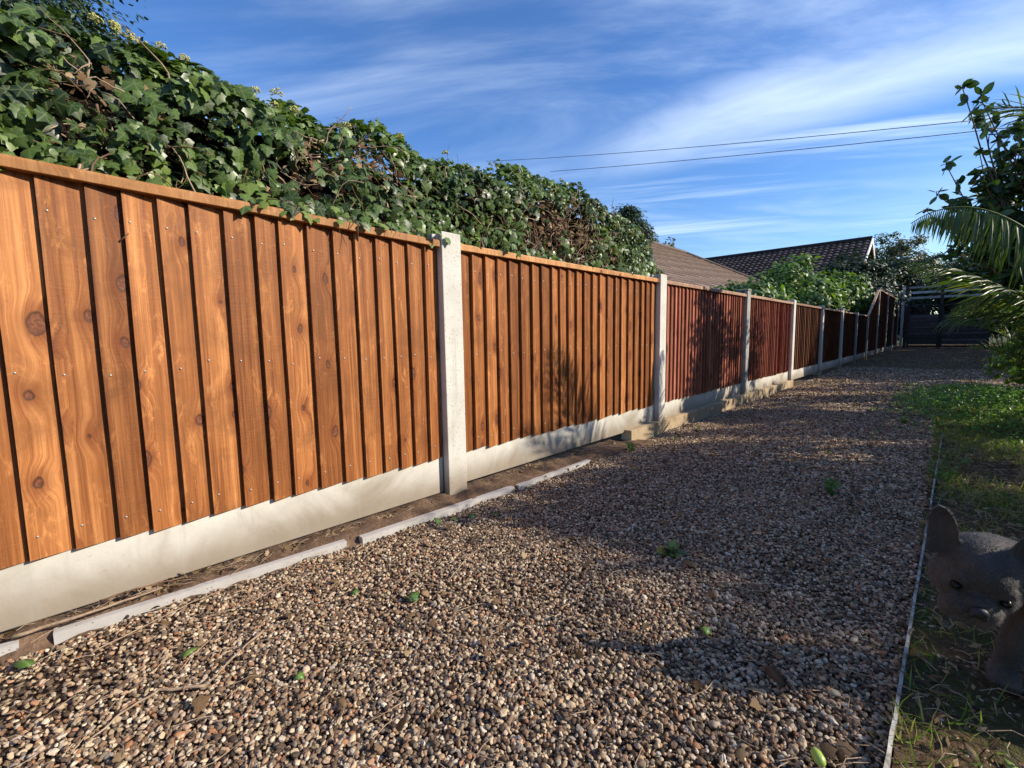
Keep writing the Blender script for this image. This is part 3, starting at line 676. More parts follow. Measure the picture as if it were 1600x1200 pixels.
# conifer behind the ivy, top left
tree('evergreen_tree', (-2.9, -.35, 0), (-2.9, -.15, 2.25), (.85, 1.0, 1.25), 420, 95, .048, OVAL_S, DARKLEAF, 'dark fine leaved evergreen tree rising behind the ivy at the top left corner', 'tree', cl=.22, seed=3, aspect=.8)
# laurel bushes beyond the low panels
LB = 'laurel bushes behind the low fence'
tree('laurel_bush', (-1.0, 6.3, 0), (-1.0, 6.6, .80), (.5, 1.5, .42), 110, 40, .085, OVAL, DARKLEAF, 'low dark clipped bush behind the first reddish panel', 'bush', LB, cl=.2, seed=5, trunk_r=.05)
tree('laurel_bush', (-1.25, 8.9, 0), (-1.25, 9.0, 1.0), (.7, 1.2, .55), 150, 42, .12, OVAL, LAUREL, 'bright glossy laurel bush in front of the dark tiled roof', 'bush', LB, cl=.28, seed=6, trunk_r=.06)
tree('laurel_bush', (-1.1, 12.3, 0), (-1.1, 12.4, 1.32), (.8, 1.6, .92), 180, 42, .14, OVAL, LAUREL, 'tallest glossy laurel bush in the middle of the row, brown leaves at its foot', 'bush', LB, cl=.32, seed=7, trunk_r=.07)
tree('laurel_bush', (-1.2, 17.2, 0), (-1.2, 17.2, 1.55), (1.0, 2.0, .95), 150, 40, .16, OVAL, LAUREL, 'farthest laurel bush of the row, beside the gable end of the roof', 'bush', LB, cl=.38, seed=8, trunk_r=.07)
# dark trees behind tall panels and gate
DT = 'dark evergreen trees behind the end of the path'
for q, (bx, by, h, rx, lab) in enumerate(((-1.3, 22.0, 3.6, 1.3, 'dark evergreen tree behind the sloping fence panel'), (-.4, 28.0, 4.3, 1.7, 'dark evergreen tree behind the left side of the gate'), (2.6, 28.5, 4.0, 1.7, 'dark evergreen tree behind the right side of the gate'))):
    tree('evergreen_tree', (bx, by, 0), (bx, by, h * .5), (rx, rx, h * .5), 260, 60, .17, OVAL_S, DARKLEAF, lab, 'tree', DT, cl=.42, seed=20 + q, trunk_r=.12)
tree('olive_tree', (-1.5, 36, 0), (-1.5, 36, 4.3), (2.6, 2.2, 2.1), 300, 70, .17, OVAL_S, OLIVE, 'olive green twiggy tree right of the gable end', 'tree', cl=.5, seed=31, trunk_r=.16)
tree('olive_tree', (2.6, 38, 0), (2.6, 38, 3.3), (2.6, 2.2, 2.2), 260, 70, .17, OVAL_S, OLIVE, 'olive green tree behind the gate, half hidden by the palm frond', 'tree', cl=.5, seed=32, trunk_r=.16)
tree('conifer_tree', (-11.2, 22.6, 0), (-11.3, 22.6, 4.9), (1.3, 1.5, 2.7), 320, 70, .26, OVAL_S, DARKLEAF, 'dark conifer with feathery top behind the brown roof, at the end of the ivy', 'tree', cl=.5, seed=33, trunk_r=.2, aspect=.5)
tree('garden_tree', (-12.0, 27.5, 0), (-12.0, 27.5, 4.9), (1.7, 1.8, 1.7), 60, 30, .26, OVAL_S, OLIVE, 'small loose tree with sparse leaves peeping over the brown roof ridge', 'tree', cl=.4, seed=34, trunk_r=.15)

# ------------------------------------------------------------------ houses
def tile_mat(name, a, b, c3):
    M_ = Mat(name, .8, .2); r_ = M_.attr('rnd'); n_ = M_.noise(M_.pos(), 2.0, 5, .6); n2_ = M_.noise(M_.pos(), 25, 4, .6)
    c_ = M_.ramp(r_, [(0, a), (.5, b), (1, c3)]); c_ = M_.mix(M_.rng(n_, .4, .7, 0, .4), c_, M_.mix(1., c_, (.6, .62, .55), 'MULTIPLY')); M_.color(c_); M_.bump(n2_, .5, .01); return M_.m
TILE_A = tile_mat('brown_tile', (.13, .095, .075), (.19, .135, .105), (.25, .185, .145)); TILE_B = tile_mat('dark_tile', (.035, .027, .026), (.06, .045, .043), (.10, .078, .073))
BRICK = concrete_mat('render_wall', (.45, .36, .27), (.38, .30, .22), (.30, .22, .16)); WHITE = Mat('white_board', .5).color((.78, .76, .70)).m
def slope(o0, eu, ev, U, Vv, row, tw, mat, parent, name, clipf=None, thick=.035, curve=0.0):
    """tiles over a roof plane: o0 eave corner, eu along the eave, ev up the slope"""
    m = MB(); o0, eu, ev = map(lambda t: np.array(t, float), (o0, eu, ev)); nn_ = np.cross(eu, ev); nn_ /= np.linalg.norm(nn_)
    if nn_[2] < 0: nn_ = -nn_
    rows = int(Vv / row)
    for i in range(rows):
        nt = int(U / tw)
        for j in range(nt):
            u0 = j * tw + (tw / 2 if i % 2 and not curve else 0); u1 = u0 + tw * .96; v0 = i * row; v1 = v0 + row * 1.1
            if clipf and not clipf((u0 + u1) / 2, (v0 + v1) / 2): continue
            ks = 4 if curve else 1
            for q in range(ks):
                ua = u0 + (u1 - u0) * q / ks; ub = u0 + (u1 - u0) * (q + 1) / ks
                ha = curve * math.sin(math.pi * q / ks); hb = curve * math.sin(math.pi * (q + 1) / ks)
                a_ = o0 + eu * ua + ev * v0 + nn_ * (thick + ha); b_ = o0 + eu * ub + ev * v0 + nn_ * (thick + hb); c_ = o0 + eu * ub + ev * v1 + nn_ * (.004 + hb * .6); d_ = o0 + eu * ua + ev * v1 + nn_ * (.004 + ha * .6)
                a2 = o0 + eu * ua + ev * v0; b2 = o0 + eu * ub + ev * v0
                m.add([a_, b_, c_, d_, a2, b2], [(0, 1, 2, 3), (4, 5, 1, 0)], ((i * 37 + j * 91) % 97) / 97)
    return m.build(name, mat, parent)
# house A: ridge runs along the path direction, hipped far end
HA = empty('bungalow', (-9.3, 18, 0), 'bungalow with a sunlit brown tiled hipped roof beyond the ivy', 'house')
ax = -9.3; rz = 5.2; hw = 7.0; ez = 1.42; yr = 25.2; ye = yr + 6.0; ys_ = 10.0
sl_ = math.hypot(hw, rz - ez); ev = (-hw / sl_, 0, (rz - ez) / sl_)
def loc(o, root): o.location = -root.location; return o
loc(slope((ax + hw, ys_, ez), (0, 1, 0), ev, ye - ys_, sl_, .27, .24, TILE_A, HA, 'tiled_roof', lambda u, v: u + ys_ < ye - v * (6.0 / sl_)), HA)
m = MB(); m.add([(ax, ys_, rz-.03), (ax, yr, rz-.03), (ax+hw, ye, ez-.03), (ax+hw, ys_, ez-.03), (ax-hw, ye, ez-.03), (ax-hw, ys_, ez-.03)], [(0,3,2,1), (1,2,4), (0,1,4,5)], .3)
loc(m.build('roof_deck', TILE_A, HA), HA)
m = MB(); m.box(ax-hw+.5, ys_+.1, 0, ax+hw-.5, ye-.5, ez+.15); loc(m.build('wall', BRICK, HA), HA)
m = MB(); m.tube([(ax, ys_, rz+.03), (ax, yr, rz+.03)], [.11, .11], 8); m.tube([(ax, yr, rz+.03), (ax+hw, ye, ez+.04)], [.10, .10], 8); loc(m.build('ridge_tiles', TILE_A, HA), HA)
# house B: ridge runs across, gable to the right
HB = empty('bungalow', (-6, 33, 0), 'bungalow with a dark pantiled roof and pale gable boards at the end of the garden', 'house')
xl, xr, yrg, rzb, ezb, hwb = -16.0, -1.87, 32.3, 5.8, 3.3, 4.2
slb = math.hypot(hwb, rzb - ezb); evb = (0, hwb / slb, (rzb - ezb) / slb)
loc(slope((xl, yrg - hwb, ezb), (1, 0, 0), evb, xr - xl, slb, .34, .30, TILE_B, HB, 'tiled_roof', None, .05, .055), HB)
m = MB(); m.add([(xl, yrg-hwb, ezb-.04), (xr, yrg-hwb, ezb-.04), (xr, yrg, rzb-.04), (xl, yrg, rzb-.04), (xr, yrg+hwb, ezb-.04), (xl, yrg+hwb, ezb-.04)], [(0,1,2,3), (3,2,4,5)], .2)
loc(m.build('roof_deck', TILE_B, HB), HB)
m = MB(); m.add([(xr-.25, yrg-hwb+.4, 0), (xr-.25, yrg+hwb-.4, 0), (xr-.25, yrg+hwb-.4, ezb+.1), (xr-.25, yrg, rzb-.15), (xr-.25, yrg-hwb+.4, ezb+.1), (xl, yrg-hwb+.4, 0), (xl, yrg-hwb+.4, ezb+.1), (xl, yrg+hwb-.4, 0), (xl, yrg+hwb-.4, ezb+.1)], [(0,1,2,3,4), (0,4,6,5), (1,7,8,2)])
loc(m.build('wall', BRICK, HB), HB)
m = MB()
for sg in (-1, 1):
    a_ = np.array([xr+.02, yrg, rzb+.02]); b_ = np.array([xr+.02, yrg+sg*(hwb+.1), ezb-.06])
    m.add([a_+(0,0,.06), b_+(0,0,.06), b_-(0,0,.16), a_-(0,0,.22), a_+(.04,0,.06), b_+(.04,0,.06), b_+(.04,0,-.16), a_+(.04,0,-.22)], [(0,1,2,3), (7,6,5,4), (0,4,5,1), (3,2,6,7), (1,5,6,2)])
loc(m.build('bargeboard', WHITE, HB), HB)
m = MB(); m.tube([(xl, yrg, rzb+.04), (xr+.03, yrg, rzb+.04)], [.13, .13], 8); loc(m.build('ridge_tiles', TILE_B, HB), HB)

# ------------------------------------------------------------------ gate, pergola
GW = wood_mat('dark_gate_timber', (.12, .10, .095), (.075, .062, .058), (.035, .03, .028), (.01, .01, .01), .6)
GP = wood_mat('sun_bright_rail_timber', (.62, .60, .56), (.50, .48, .45), (.36, .34, .32), (.15, .13, .12), .8)  # rail colour brightened to stand in for direct sun
def gate(x0, x1, label, lattice=True):
    g = empty('garden_gate', (x0, 24.6, 0), label, 'gate', 'dark slatted gate panels at the end of the path')
    w = x1 - x0
    m = MB(); m.box(0, -.03, .02, .07, .03, 1.66); m.box(w-.07, -.03, .02, w, .03, 1.66); m.box(.07, -.028, .04, w-.07, .028, .12); m.build('frame', GW, g)
    m = MB()
    for k in range(9):   # overlapping louvre slats
        z = .14 + k * .132; cur = 0
        m.add([(.07, -.028, z), (w-.07, -.028, z), (w-.07, .012, z+.145), (.07, .012, z+.145), (.07, -.008, z), (w-.07, -.008, z), (w-.07, .027, z+.145), (.07, .027, z+.145)], [(0,1,2,3), (7,6,5,4), (0,4,5,1), (3,2,6,7)], random.random())
    m.build('slats', GW, g)
    m = MB(); n = int(w / .09)
    for k in range(-3, n + 3):
        for sg in (-1, 1):
            xa = .07 + k * .09; za = 1.34; xb_ = xa + sg * .30; zb_ = 1.62
            pa = np.array([xa, 0.004 * sg, za]); pb = np.array([xb_, .004 * sg, zb_])
            if xa < .06 or xb_ < .06 or xa > w - .06 or xb_ > w - .06: continue
            m.tube([pa, pb], [.008, .008], 4)
    m.build('lattice', GW, g)
    m = MB(); V = []; k = 12
    for q in range(k + 1):
        t = q / k; z = 1.63 + .09 * math.sin(math.pi * t); V += [(.0 + w * t, -.03, z), (w * t, .03, z), (w * t, .03, z + .05), (w * t, -.03, z + .05)]
    F = [(q*4+e, q*4+(e+1) % 4, (q+1)*4+(e+1) % 4, (q+1)*4+e) for q in range(k) for e in range(4)]; m.add(V, F, .3); m.build('top_rail', GW, g)
gate(.25, 1.22, 'left dark slatted gate with a lattice top, beside the farthest fence post'); gate(1.25, 2.6, 'right dark slatted gate panel, half hidden by the palm')
for gx, lab in ((.14, 'dark timber post left of the gate'), (1.18, 'dark timber post between the gate and the slatted panel')):
    m = MB(); m.box(gx, 24.66, 0, gx + .10, 24.76, 2.48, .2); tag(m.build('gate_post', GW, None, bevel=.005, origin=(gx, 24.66, 0)), lab, 'gate post', 'dark timber posts at the gate')
pg = empty('pergola', (1.3, 25.6, 0), 'weathered pergola rails above and behind the gate, sunlight put into their pale colour', 'pergola')
for zz in (2.02, 2.24, 2.46):
    m = MB(); m.box(-1.3, -.03, zz, 2.0, .03, zz + .09, random.random()); m.build('rail', GP, pg, bevel=.004)
for xx in (-1.32, 2.0):
    m = MB(); m.box(xx, -.05, 0, xx + .09, .05, 2.6, random.random()); m.build('post', GP, pg, bevel=.004)

# ------------------------------------------------------------------ cables
CAB = Mat('cable', .7).color((.03, .03, .035)).m
def cable(a, b, sag, r, label):
    m = MB(); a, b = np.array(a), np.array(b); pts = [a + (b - a) * t + np.array([0, 0, -sag * 4 * t * (1 - t)]) for t in np.linspace(0, 1, 40)]
    m.tube(np.array(pts) - a, np.full(40, r), 6); o = m.build('overhead_cable', CAB, None); o.location = a; tag(o, label, 'cable', 'overhead cables crossing the sky')
cable((-40.8, 40, 22.44), (14, 40, 11.0), .45, .022, 'upper of the two thin overhead cables crossing the sky')
cable((-30.7, 40, 18.64), (14, 40, 10.6), .25, .022, 'lower of the two thin overhead cables crossing the sky')

# ------------------------------------------------------------------ right side plants
def palm(base, trunk_h, fronds, label, seed=1, leaflen=.34, name='palm'):
    global RNG
    RNG = np.random.default_rng(seed); random.seed(seed)
    root = empty(name, base, label, 'palm')
    m = MB(); k = 14; m.tube([(0, 0, -.03 + trunk_h * t) for t in np.linspace(0, 1, k)], [.11 + .018 * (q % 2) for q in range(k)], 12); 
    for q in range(60):  # old frond stubs
        a = q * 2.4; z = trunk_h * (.1 + .9 * q / 60); d = np.array([math.cos(a), math.sin(a), 0]); m.tube([d * .09 + (0, 0, z), d * .15 + (0, 0, z + .05), d * .17 + (0, 0, z + .11)], [.028, .018, .008], 5)
    m.build('trunk', PALMT, root)
    for fd in fronds:
      hang = 0; upk = .42
      if len(fd) == 5:
        tip_, ctl_, leaflen_, hang, n = *fd[:2], fd[2], fd[3], 40; upk = fd[4]
        a0 = np.array([0, 0, trunk_h * .95]); c0 = np.array(ctl_) - np.array(base); b0_ = np.array(tip_) - np.array(base); tt_ = np.linspace(0, 1, n + 1)[:, None]
        pts = (1 - tt_) ** 2 * a0 + 2 * tt_ * (1 - tt_) * c0 + tt_ ** 2 * b0_; L = float(np.linalg.norm(np.diff(pts, axis=0), axis=1).sum())
      else:
        leaflen_ = leaflen; az, el, L, droop = fd
        d = np.array([math.cos(rad(az)) * math.cos(rad(el)), math.sin(rad(az)) * math.cos(rad(el)), math.sin(rad(el))]); pts = []; p = np.array([0, 0, trunk_h * .95]); n = 40
        for q in range(n + 1):
            pts.append(p.copy()); d = norm(d + np.array([0, 0, -droop / n * (.4 + 1.4 * q / n)])); p = p + d * L / n
      pts = np.array(pts); T_ = norm(np.gradient(pts, axis=0)); up = np.array([0, 0, 1.]); side = norm(np.cross(T_, up)); upv = np.cross(side, T_)
      m = MB(); m.tube(pts, np.linspace(.009, .0025, n + 1), 6, .9); fr = m.build('frond', PALMM, root, smooth=True)
      LP, LN, LT, LS = [], [], [], []
      nl = int(L * (44 if len(fd) == 5 else 62))
      for q in range(nl):
          t = .2 + .8 * q / nl; i = t * n; a = int(min(i, n - 1)); fpos = pts[a] + (pts[min(a + 1, n)] - pts[a]) * (i - a)
          for sg in (-1, 1):
              lf = leaflen_ * (math.sin(math.pi * min(1, .25 + t * .72)) ** .7) * random.uniform(.85, 1.1)
              dd = norm(side[a] * sg * (.85 - .35 * t) + T_[a] * (.45 + .6 * t) + upv[a] * (upk + random.gauss(0, .1)))
              if hang: dd = norm(dd * (1 - hang) + np.array([0, 0, -hang * 1.6]))
              LP.append(fpos); LT.append(dd); LN.append(norm(np.cross(dd, T_[a]) * sg + rdir(1)[0] * .25)); LS.append(lf)
      n_ = len(LP); TV = np.array([(-.012,0,0),(.012,0,0),(-.026,.35,-.012),(.026,.35,-.012),(0,.35,.006),(-.02,.7,-.05),(.02,.7,-.05),(0,.7,-.035),(0,1,-.16)])
      TF = np.array([(0,1,4),(0,4,2),(1,3,4),(2,4,7),(2,7,5),(4,3,6),(4,6,7),(5,7,8),(7,6,8)])
      scatter('leaflets', (TV, TF, np.array([0,0,0,0,.9,0,0,.9,0])), np.array(LP), np.array(LN), np.array(LT), np.array(LS), PALMM, fr, None, np.full(n_, .95))
    return root
palm((2.36, 4.5, 0), .42, [
    ((1.262, 3.90, 1.142), (1.75, 4.15, 1.02), .30, .25, .15), ((1.28, 4.0, 1.37), (1.72, 4.1, 1.72), .34, .75, .2), ((1.50, 4.2, .80), (1.85, 4.2, 1.15), .27, .35, .1),
    ((1.555, 2.93, 1.62), (2.12, 3.35, 1.72), .30, 0, .15), ((1.44, 4.1, .70), (1.8, 4.3, .95), .25, .2, .2),
    ((2.35, 3.2, 1.7), (2.4, 3.8, 1.5), .32, 0, .2), (100, 60, 1.3, .9), (60, 50, 1.5, .9), (10, 45, 1.5, 1.0), (330, 40, 1.5, 1.0), (300, 30, 1.3, 1.0)],
    'large feathery palm at the right edge, its fronds reaching over the path', 4)
palm((2.16, 4.75, 0), .10, [((1.50, 4.6, .71), (1.85, 4.75, .76), .17, 0, .5), ((1.60, 4.5, .54), (1.85, 4.6, .60), .17, 0, .5), ((1.70, 4.4, .76), (1.9, 4.6, .75), .17, 0, .5), ((1.76, 4.3, .45), (1.95, 4.5, .50), .17, 0, .5), ((1.80, 4.5, .90), (2.0, 4.6, .80), .17, 0, .4), (250, 50, .6, .9), (30, 50, .7, 1)],
    'small bright palm low at the right edge, beside the weeds', 9, .2)
tree('leafy_shrub', (2.2, 6.3, 0), (2.12, 6.2, .40), (.36, .6, .30), 46, 34, .055, OVAL, LAUREL, 'bright green leafy shrub spilling in at the right edge under the palm', 'shrub', cl=.16, seed=91, trunk_r=.02)
# broad leaved shrub against the sky
def shrub(base, stems, label, seed, lsize, mat=SHRUBM, name='broadleaf_shrub'):
    global RNG
    RNG = np.random.default_rng(seed); random.seed(seed)
    root = empty(name, base, label, 'shrub'); m = MB(); LP, LN, LT, LS = [], [], [], []; base = np.array(base)
    for (tx, ty, tz, bushy) in stems:
        pts = limb(m, (random.uniform(-.08, .08), random.uniform(-.08, .08), 0), np.array([tx, ty, tz]) - base, .016, .003, 12, .10, random.random() * 50)
        n = len(pts)
        for q in range(4, n):
            for _ in range(bushy if q < n - 2 else 3):
                st = pts[q] + (pts[min(q + 1, n - 1)] - pts[q]) * random.random(); d = norm(rdir(1)[0] + np.array([0, 0, .5])); ln = random.uniform(.05, .38) if q < n - 2 else .03
                if bushy == 0: ln = .03
                e = st + d * ln; tp = limb(m, st, e, .004, .0015, 4, .15, random.random() * 90)
                for w in range(9 if ln > .05 else 2):
                    t = random.uniform(.35, 1); LP.append(st + (e - st) * t); LT.append(norm(d * .5 + rdir(1)[0] + np.array([0, 0, -.35]))); LN.append(norm(rdir(1)[0] * .8 + np.array([0, 0, .7]))); LS.append(lsize * random.uniform(.6, 1.15))
            if bushy == 0:
                for w in range(2): LP.append(pts[q]); LT.append(norm(rdir(1)[0] + np.array([0, 0, .1]))); LN.append(norm(rdir(1)[0] * .7 + np.array([0, 0, .7]))); LS.append(lsize * random.uniform(.7, 1.1))
    m.build('stems', BARK, root, smooth=True); n_ = len(LP)
    scatter('leaves', OVAL, np.array(LP), np.array(LN), np.array(LT), np.array(LS), mat, root, None, RNG.uniform(.9, 1.3, n_), True)
    return root
st = [(1.37, 5.0, 2.42, 0), (1.52, 5.2, 2.38, 2), (1.62, 5.2, 2.42, 3), (1.75, 5.3, 2.25, 4), (1.86, 5.2, 2.30, 4), (1.28, 5.3, 1.72, 1), (1.40, 5.2, 1.88, 4), (1.50, 5.4, 1.95, 5), (1.6, 5.3, 2.05, 5), (1.72, 5.5, 1.9, 5), (1.85, 5.2, 2.0, 5), (1.95, 5.2, 2.4, 4), (1.55, 5.6, 1.7, 5), (1.35, 5.6, 1.52, 2), (1.75, 5.1, 1.7, 5), (2.1, 5.4, 2.2, 5), (2.25, 5.5, 1.9, 5), (2.2, 5.1, 1.5, 5), (1.95, 5.6, 1.6, 5), (1.48, 5.2, 1.65, 5), (1.58, 5.1, 1.85, 5), (1.66, 5.3, 2.2, 4), (1.45, 5.3, 2.0, 3)]
shrub((2.45, 5.35, 0), st, 'tall broad leaved shrub standing dark against the sky at the right edge', 21, .085)
RB = 'shrubs along the right side of the garden'
for q, (bx, by, h, rx, ry, lab) in enumerate(((3.1, 11.0, 2.6, .75, 1.6, 'dense shrub beyond the palm at the right edge'), (4.1, 15.0, 3.8, 1.1, 2.2, 'dense shrub farther along the right side of the path'), (4.6, 20.0, 4.2, 1.25, 2.8, 'dense dark shrub at the right end of the gate'))):
    tree('garden_shrub', (bx, by, 0), (bx, by, h * .5), (rx, ry, h * .5), 150, 40, .11, OVAL, SHRUBM, lab, 'shrub', RB, cl=.34, seed=40 + q, trunk_r=.06)
# garden plants out of the frame to the right: they throw the dappled shade over the path
OF = 'leafy garden shrubs just outside the right edge'
for q, (bx, by, bz, rx, ry, rz_, nc, nlf, lab) in enumerate((
    (2.80, 3.0, 1.15, .35, .42, .5, 36, 24, 'loose shrub beside the grass verge'),
    (2.85, 4.0, 1.15, .35, .5, .5, 36, 24, 'rounded shrub beside the grass verge'), (2.95, 5.1, 1.25, .35, .5, .5, 16, 24, 'upright shrub behind the palm'),
    (2.85, 6.9, 1.9, .5, .75, .85, 38, 28, 'broad shrub behind the palm'), (3.6, 8.6, 1.5, .7, 1.1, .9, 70, 30, 'tall shrub behind the small palm'))):
    tree('garden_shrub', (bx, by, 0), (bx, by, bz), (rx, ry, rz_), nc, nlf, .09, OVAL, SHRUBM, lab, 'shrub', OF, cl=.2, seed=60 + q, trunk_r=.03)
tree('garden_tree', (6.7, 5.3, 0), (6.7, 5.45, 3.48), (.9, .88, .28), 95, 24, .12, OVAL, SHRUBM, 'small spreading tree whose branches shade the foreground gravel', 'tree', cl=.28, seed=77, trunk_r=.06)
for q, (bx, by, h, r_, lab) in enumerate(((5.8, 14.5, 5.0, 1.6, 'leafy tree shading the middle of the path'), (6.2, 18.5, 5.6, 2.0, 'leafy tree shading the far fence panels'), (6.4, 23.0, 6.0, 2.2, 'leafy tree shading the path before the gate'), (6.4, 28.0, 6.4, 2.4, 'leafy tree shading the gate'))):
    tree('garden_tree', (bx, by, 0), (bx, by, h * .56), (r_, r_ * 1.6, h * .46), 190, 40, .26, OVAL_S, SHRUBM, lab, 'tree', 'leafy trees on the right side of the garden', cl=.5, seed=80 + q, trunk_r=.12)

for q in range(7):  # unseen row of bushes, added to cut the sky fill from the right
    tree('sky_block_bush', (8.6 + .3 * (q % 2), -7 + q * 6.0, 0), (8.6, -7 + q * 6.0, 1.6), (1.2, 3.6, 1.7), 120, 40, .30, OVAL_S, DARKLEAF, 'unseen dark bush added to block low sky light from the right', 'hedge', 'unseen bushes added to block low sky light', cl=.7, seed=120 + q, trunk_r=.1)
# ------------------------------------------------------------------ grass, weeds, litter
RNG = np.random.default_rng(99); random.seed(99)
def ground_z(x, y): return gh(x, y)
N_ = 120000; X = RNG.uniform(1.47, 2.6, N_); Y = RNG.uniform(.2, 7.2, N_) ** 1.0
f = np.array([mnoise.noise(Vector((a * 3.2, b * 2.4, 0))) + .5 * mnoise.noise(Vector((a * 9, b * 9, 4))) for a, b in zip(X, Y)])
k = (RNG.random(N_) < np.clip(.22 + f * 1.4 + np.clip((Y - 1.8) * .25, 0, .5), .03, 1) * np.where(Y < 1.6, .5, 1)) & visible(X, Y)
X, Y = X[k], Y[k]; n = len(X); Pg = np.stack([X, Y, ground_z(X, Y)], 1)
o = scatter('grass', BLADE, Pg, norm(rdir(n) + np.array([0, -.4, .3])), norm(rdir(n) * .8 + np.array([0, 0, .75])), RNG.uniform(.015, .055, n), GRASSM, None, np.clip(RNG.random(n) + (RNG.random(n) < .2) * .4, 0, 1), np.full(n, .06))
tag(o, 'thin patchy grass and straw on the verge right of the gravel', 'grass', kind='stuff')
# tufts creeping onto the far gravel
N_ = 16000; X = RNG.uniform(.2, 2.4, N_); Y = RNG.uniform(5.5, 14, N_); f = np.array([mnoise.noise(Vector((a * 1.6, b * 1.1, 7))) + .4 * mnoise.noise(Vector((a * 6, b * 6, 4))) for a, b in zip(X, Y)])
k = RNG.random(N_) < np.clip((f - .22) * 2.2, 0, .8); X, Y = X[k], Y[k]; n = len(X)
o = scatter('sparse_grass', BLADE, np.stack([X, Y, ground_z(X, Y)], 1), norm(rdir(n) + np.array([0, -.4, .3])), norm(rdir(n) * .9 + np.array([0, 0, .6])), RNG.uniform(.015, .045, n), GRASSM, None, None, np.full(n, .09))
tag(o, 'sparse grass growing through the far part of the gravel', 'grass', kind='stuff')
# leafy ground cover weeds
N_ = 36000; X = RNG.uniform(1.05, 2.6, N_); Y = RNG.uniform(3.0, 8.2, N_); f = np.array([mnoise.noise(Vector((a * 2.4, b * 1.5, 17))) + .4 * mnoise.noise(Vector((a * 7, b * 7, 4))) for a, b in zip(X, Y)])
core = np.exp(-(((X - 1.75) / .55) ** 2 + ((Y - 5.6) / 1.2) ** 2)); k = (RNG.random(N_) < np.clip(core * 1.3 + f * .55 - .18, 0, 1)); X, Y, core = X[k], Y[k], core[k]; n = len(X)
Z = ground_z(X, Y) + RNG.random(n) ** 1.3 * (.035 + .17 * core)
o = scatter('weed_patch', OVAL_S, np.stack([X, Y, Z], 1), norm(rdir(n) * .7 + np.array([0, -.2, .7])), rdir(n), RNG.uniform(.014, .034, n), WEEDM, None, None, np.full(n, 1.2))
tag(o, 'low mass of small leaved green weeds at the right side of the path', 'weeds', kind='stuff')
# a few single weeds
def weed(x, y, h, nl, label, ls=.03, mat=WEEDM):
    root = empty('weed', (x, y, float(ground_z(x, y))), label, 'weed', 'small green weeds growing in the gravel'); m = MB(); LP, LT, LN, LS = [], [], [], []
    for q in range(max(3, nl // 5)):
        d = norm(rdir(1)[0] * .7 + np.array([0, 0, 1])); pts = limb(m, (0, 0, -.01), d * h * random.uniform(.6, 1), .0016, .0007, 5, .1, q)
        for w in range(5): LP.append(pts[random.randint(1, 5)]); LT.append(norm(rdir(1)[0] + np.array([0, 0, .3]))); LN.append(norm(rdir(1)[0] * .6 + np.array([0, 0, .8]))); LS.append(ls * random.uniform(.6, 1.2))
    m.build('stem', mat, root); scatter('leaves', OVAL_S, np.array(LP), np.array(LN), np.array(LT), np.array(LS), mat, root, None, np.full(len(LP), 1.3))
weed(1.18, 2.25, .08, 40, 'leafy green weed alone in the middle of the gravel'); weed(.135, 2.44, .07, 25, 'small green weed at the corner of the old concrete base')
weed(.20, 2.95, .03, 16, 'tiny weed against the old concrete base', .018); weed(.17, 3.4, .03, 14, 'tiny weed farther along the old concrete base', .018)
weed(1.52, 2.75, .12, 30, 'weed beside the farther pale edging strip'); weed(1.30, 4.4, .05, 40, 'low weed near the right edge of the gravel')

def lone_leaf(x, y, size, T, mat, r, label, cat='leaf', grp=None, tilt=.25, z=.006, az=None):
    az = random.uniform(0, 6.28) if az is None else az; n0 = norm(np.array([random.gauss(0, tilt), random.gauss(0, tilt) - .1, 1.]))
    o = scatter('fallen_leaf', T, np.zeros((1, 3)), n0[None], np.array([[math.cos(az), math.sin(az), 0.]]), np.array([size]), mat, None, np.array([r]))
    o.location = (x, y, float(ground_z(x, y)) + z)
    sd = o.modifiers.new('thickness', 'SOLIDIFY'); sd.thickness = .0006
    return tag(o, label, cat, grp)
GL = 'green leaves fallen on the gravel'; BL = 'brown leaves fallen on the gravel'
GREENM = leaf_mat('fallen_green_leaf', [(.05, .12, .02), (.10, .20, .03), (.26, .34, .07)], (.3, .45, .15), .45, .2, .5)
lone_leaf(.155, -.07, .055, OVAL, GREENM, .3, 'bright green oval leaf lying on bare soil at the bottom left', grp=GL)
bpy.data.objects['fallen_leaf'].scale = (1, 1, 1)
lone_leaf(.36, .17, .032, IVY, GREENM, .6, 'small yellow green ivy leaf on the gravel near the bottom left', grp=GL)
lone_leaf(.55, .62, .036, IVY, GREENM, .0, 'dark green ivy leaf in the middle foreground', grp=GL)
lone_leaf(.40, .52, .02, IVY, GREENM, .1, 'tiny green leaf left of the dark green ivy leaf', grp=GL)
lone_leaf(1.14, .98, .022, IVY, GREENM, .7, 'small bright green leaf at the edge of the dog shadow', grp=GL)
lone_leaf(1.60, 1.0, .05, OVAL, GREENM, 1.0, 'large yellow green leaf lying below the dog', grp=GL, az=5.6)
lone_leaf(1.68, 1.13, .06, IVY, GREENM, .0, 'dark green ivy leaf beside the dog foot', grp=GL)
lone_leaf(1.62, .80, .05, OVAL, GREENM, .2, 'grey green leaf at the bottom right corner', grp=GL)
for q, (x, y, s_, r_, lab) in enumerate(((.17, .96, .035, .5, 'pale green leaf in the group by the nearest post'), (.20, 1.02, .03, .9, 'yellow green leaf in the group by the nearest post'), (.22, 1.10, .03, .3, 'green leaf nearest the middle of the group by the nearest post'), (.28, 1.16, .03, .1, 'darker green leaf right of the group by the nearest post'), (.60, .30, .018, .5, 'tiny green leaf low in the middle foreground'))):
    lone_leaf(x, y, s_, IVY, GREENM, r_, lab, grp=GL, tilt=.5)
lone_leaf(.98, 1.25, .055, OVAL, IVYBROWN, .62, 'long tan leaf beside dark green grass in the middle of the gravel', grp=BL, az=-.5)
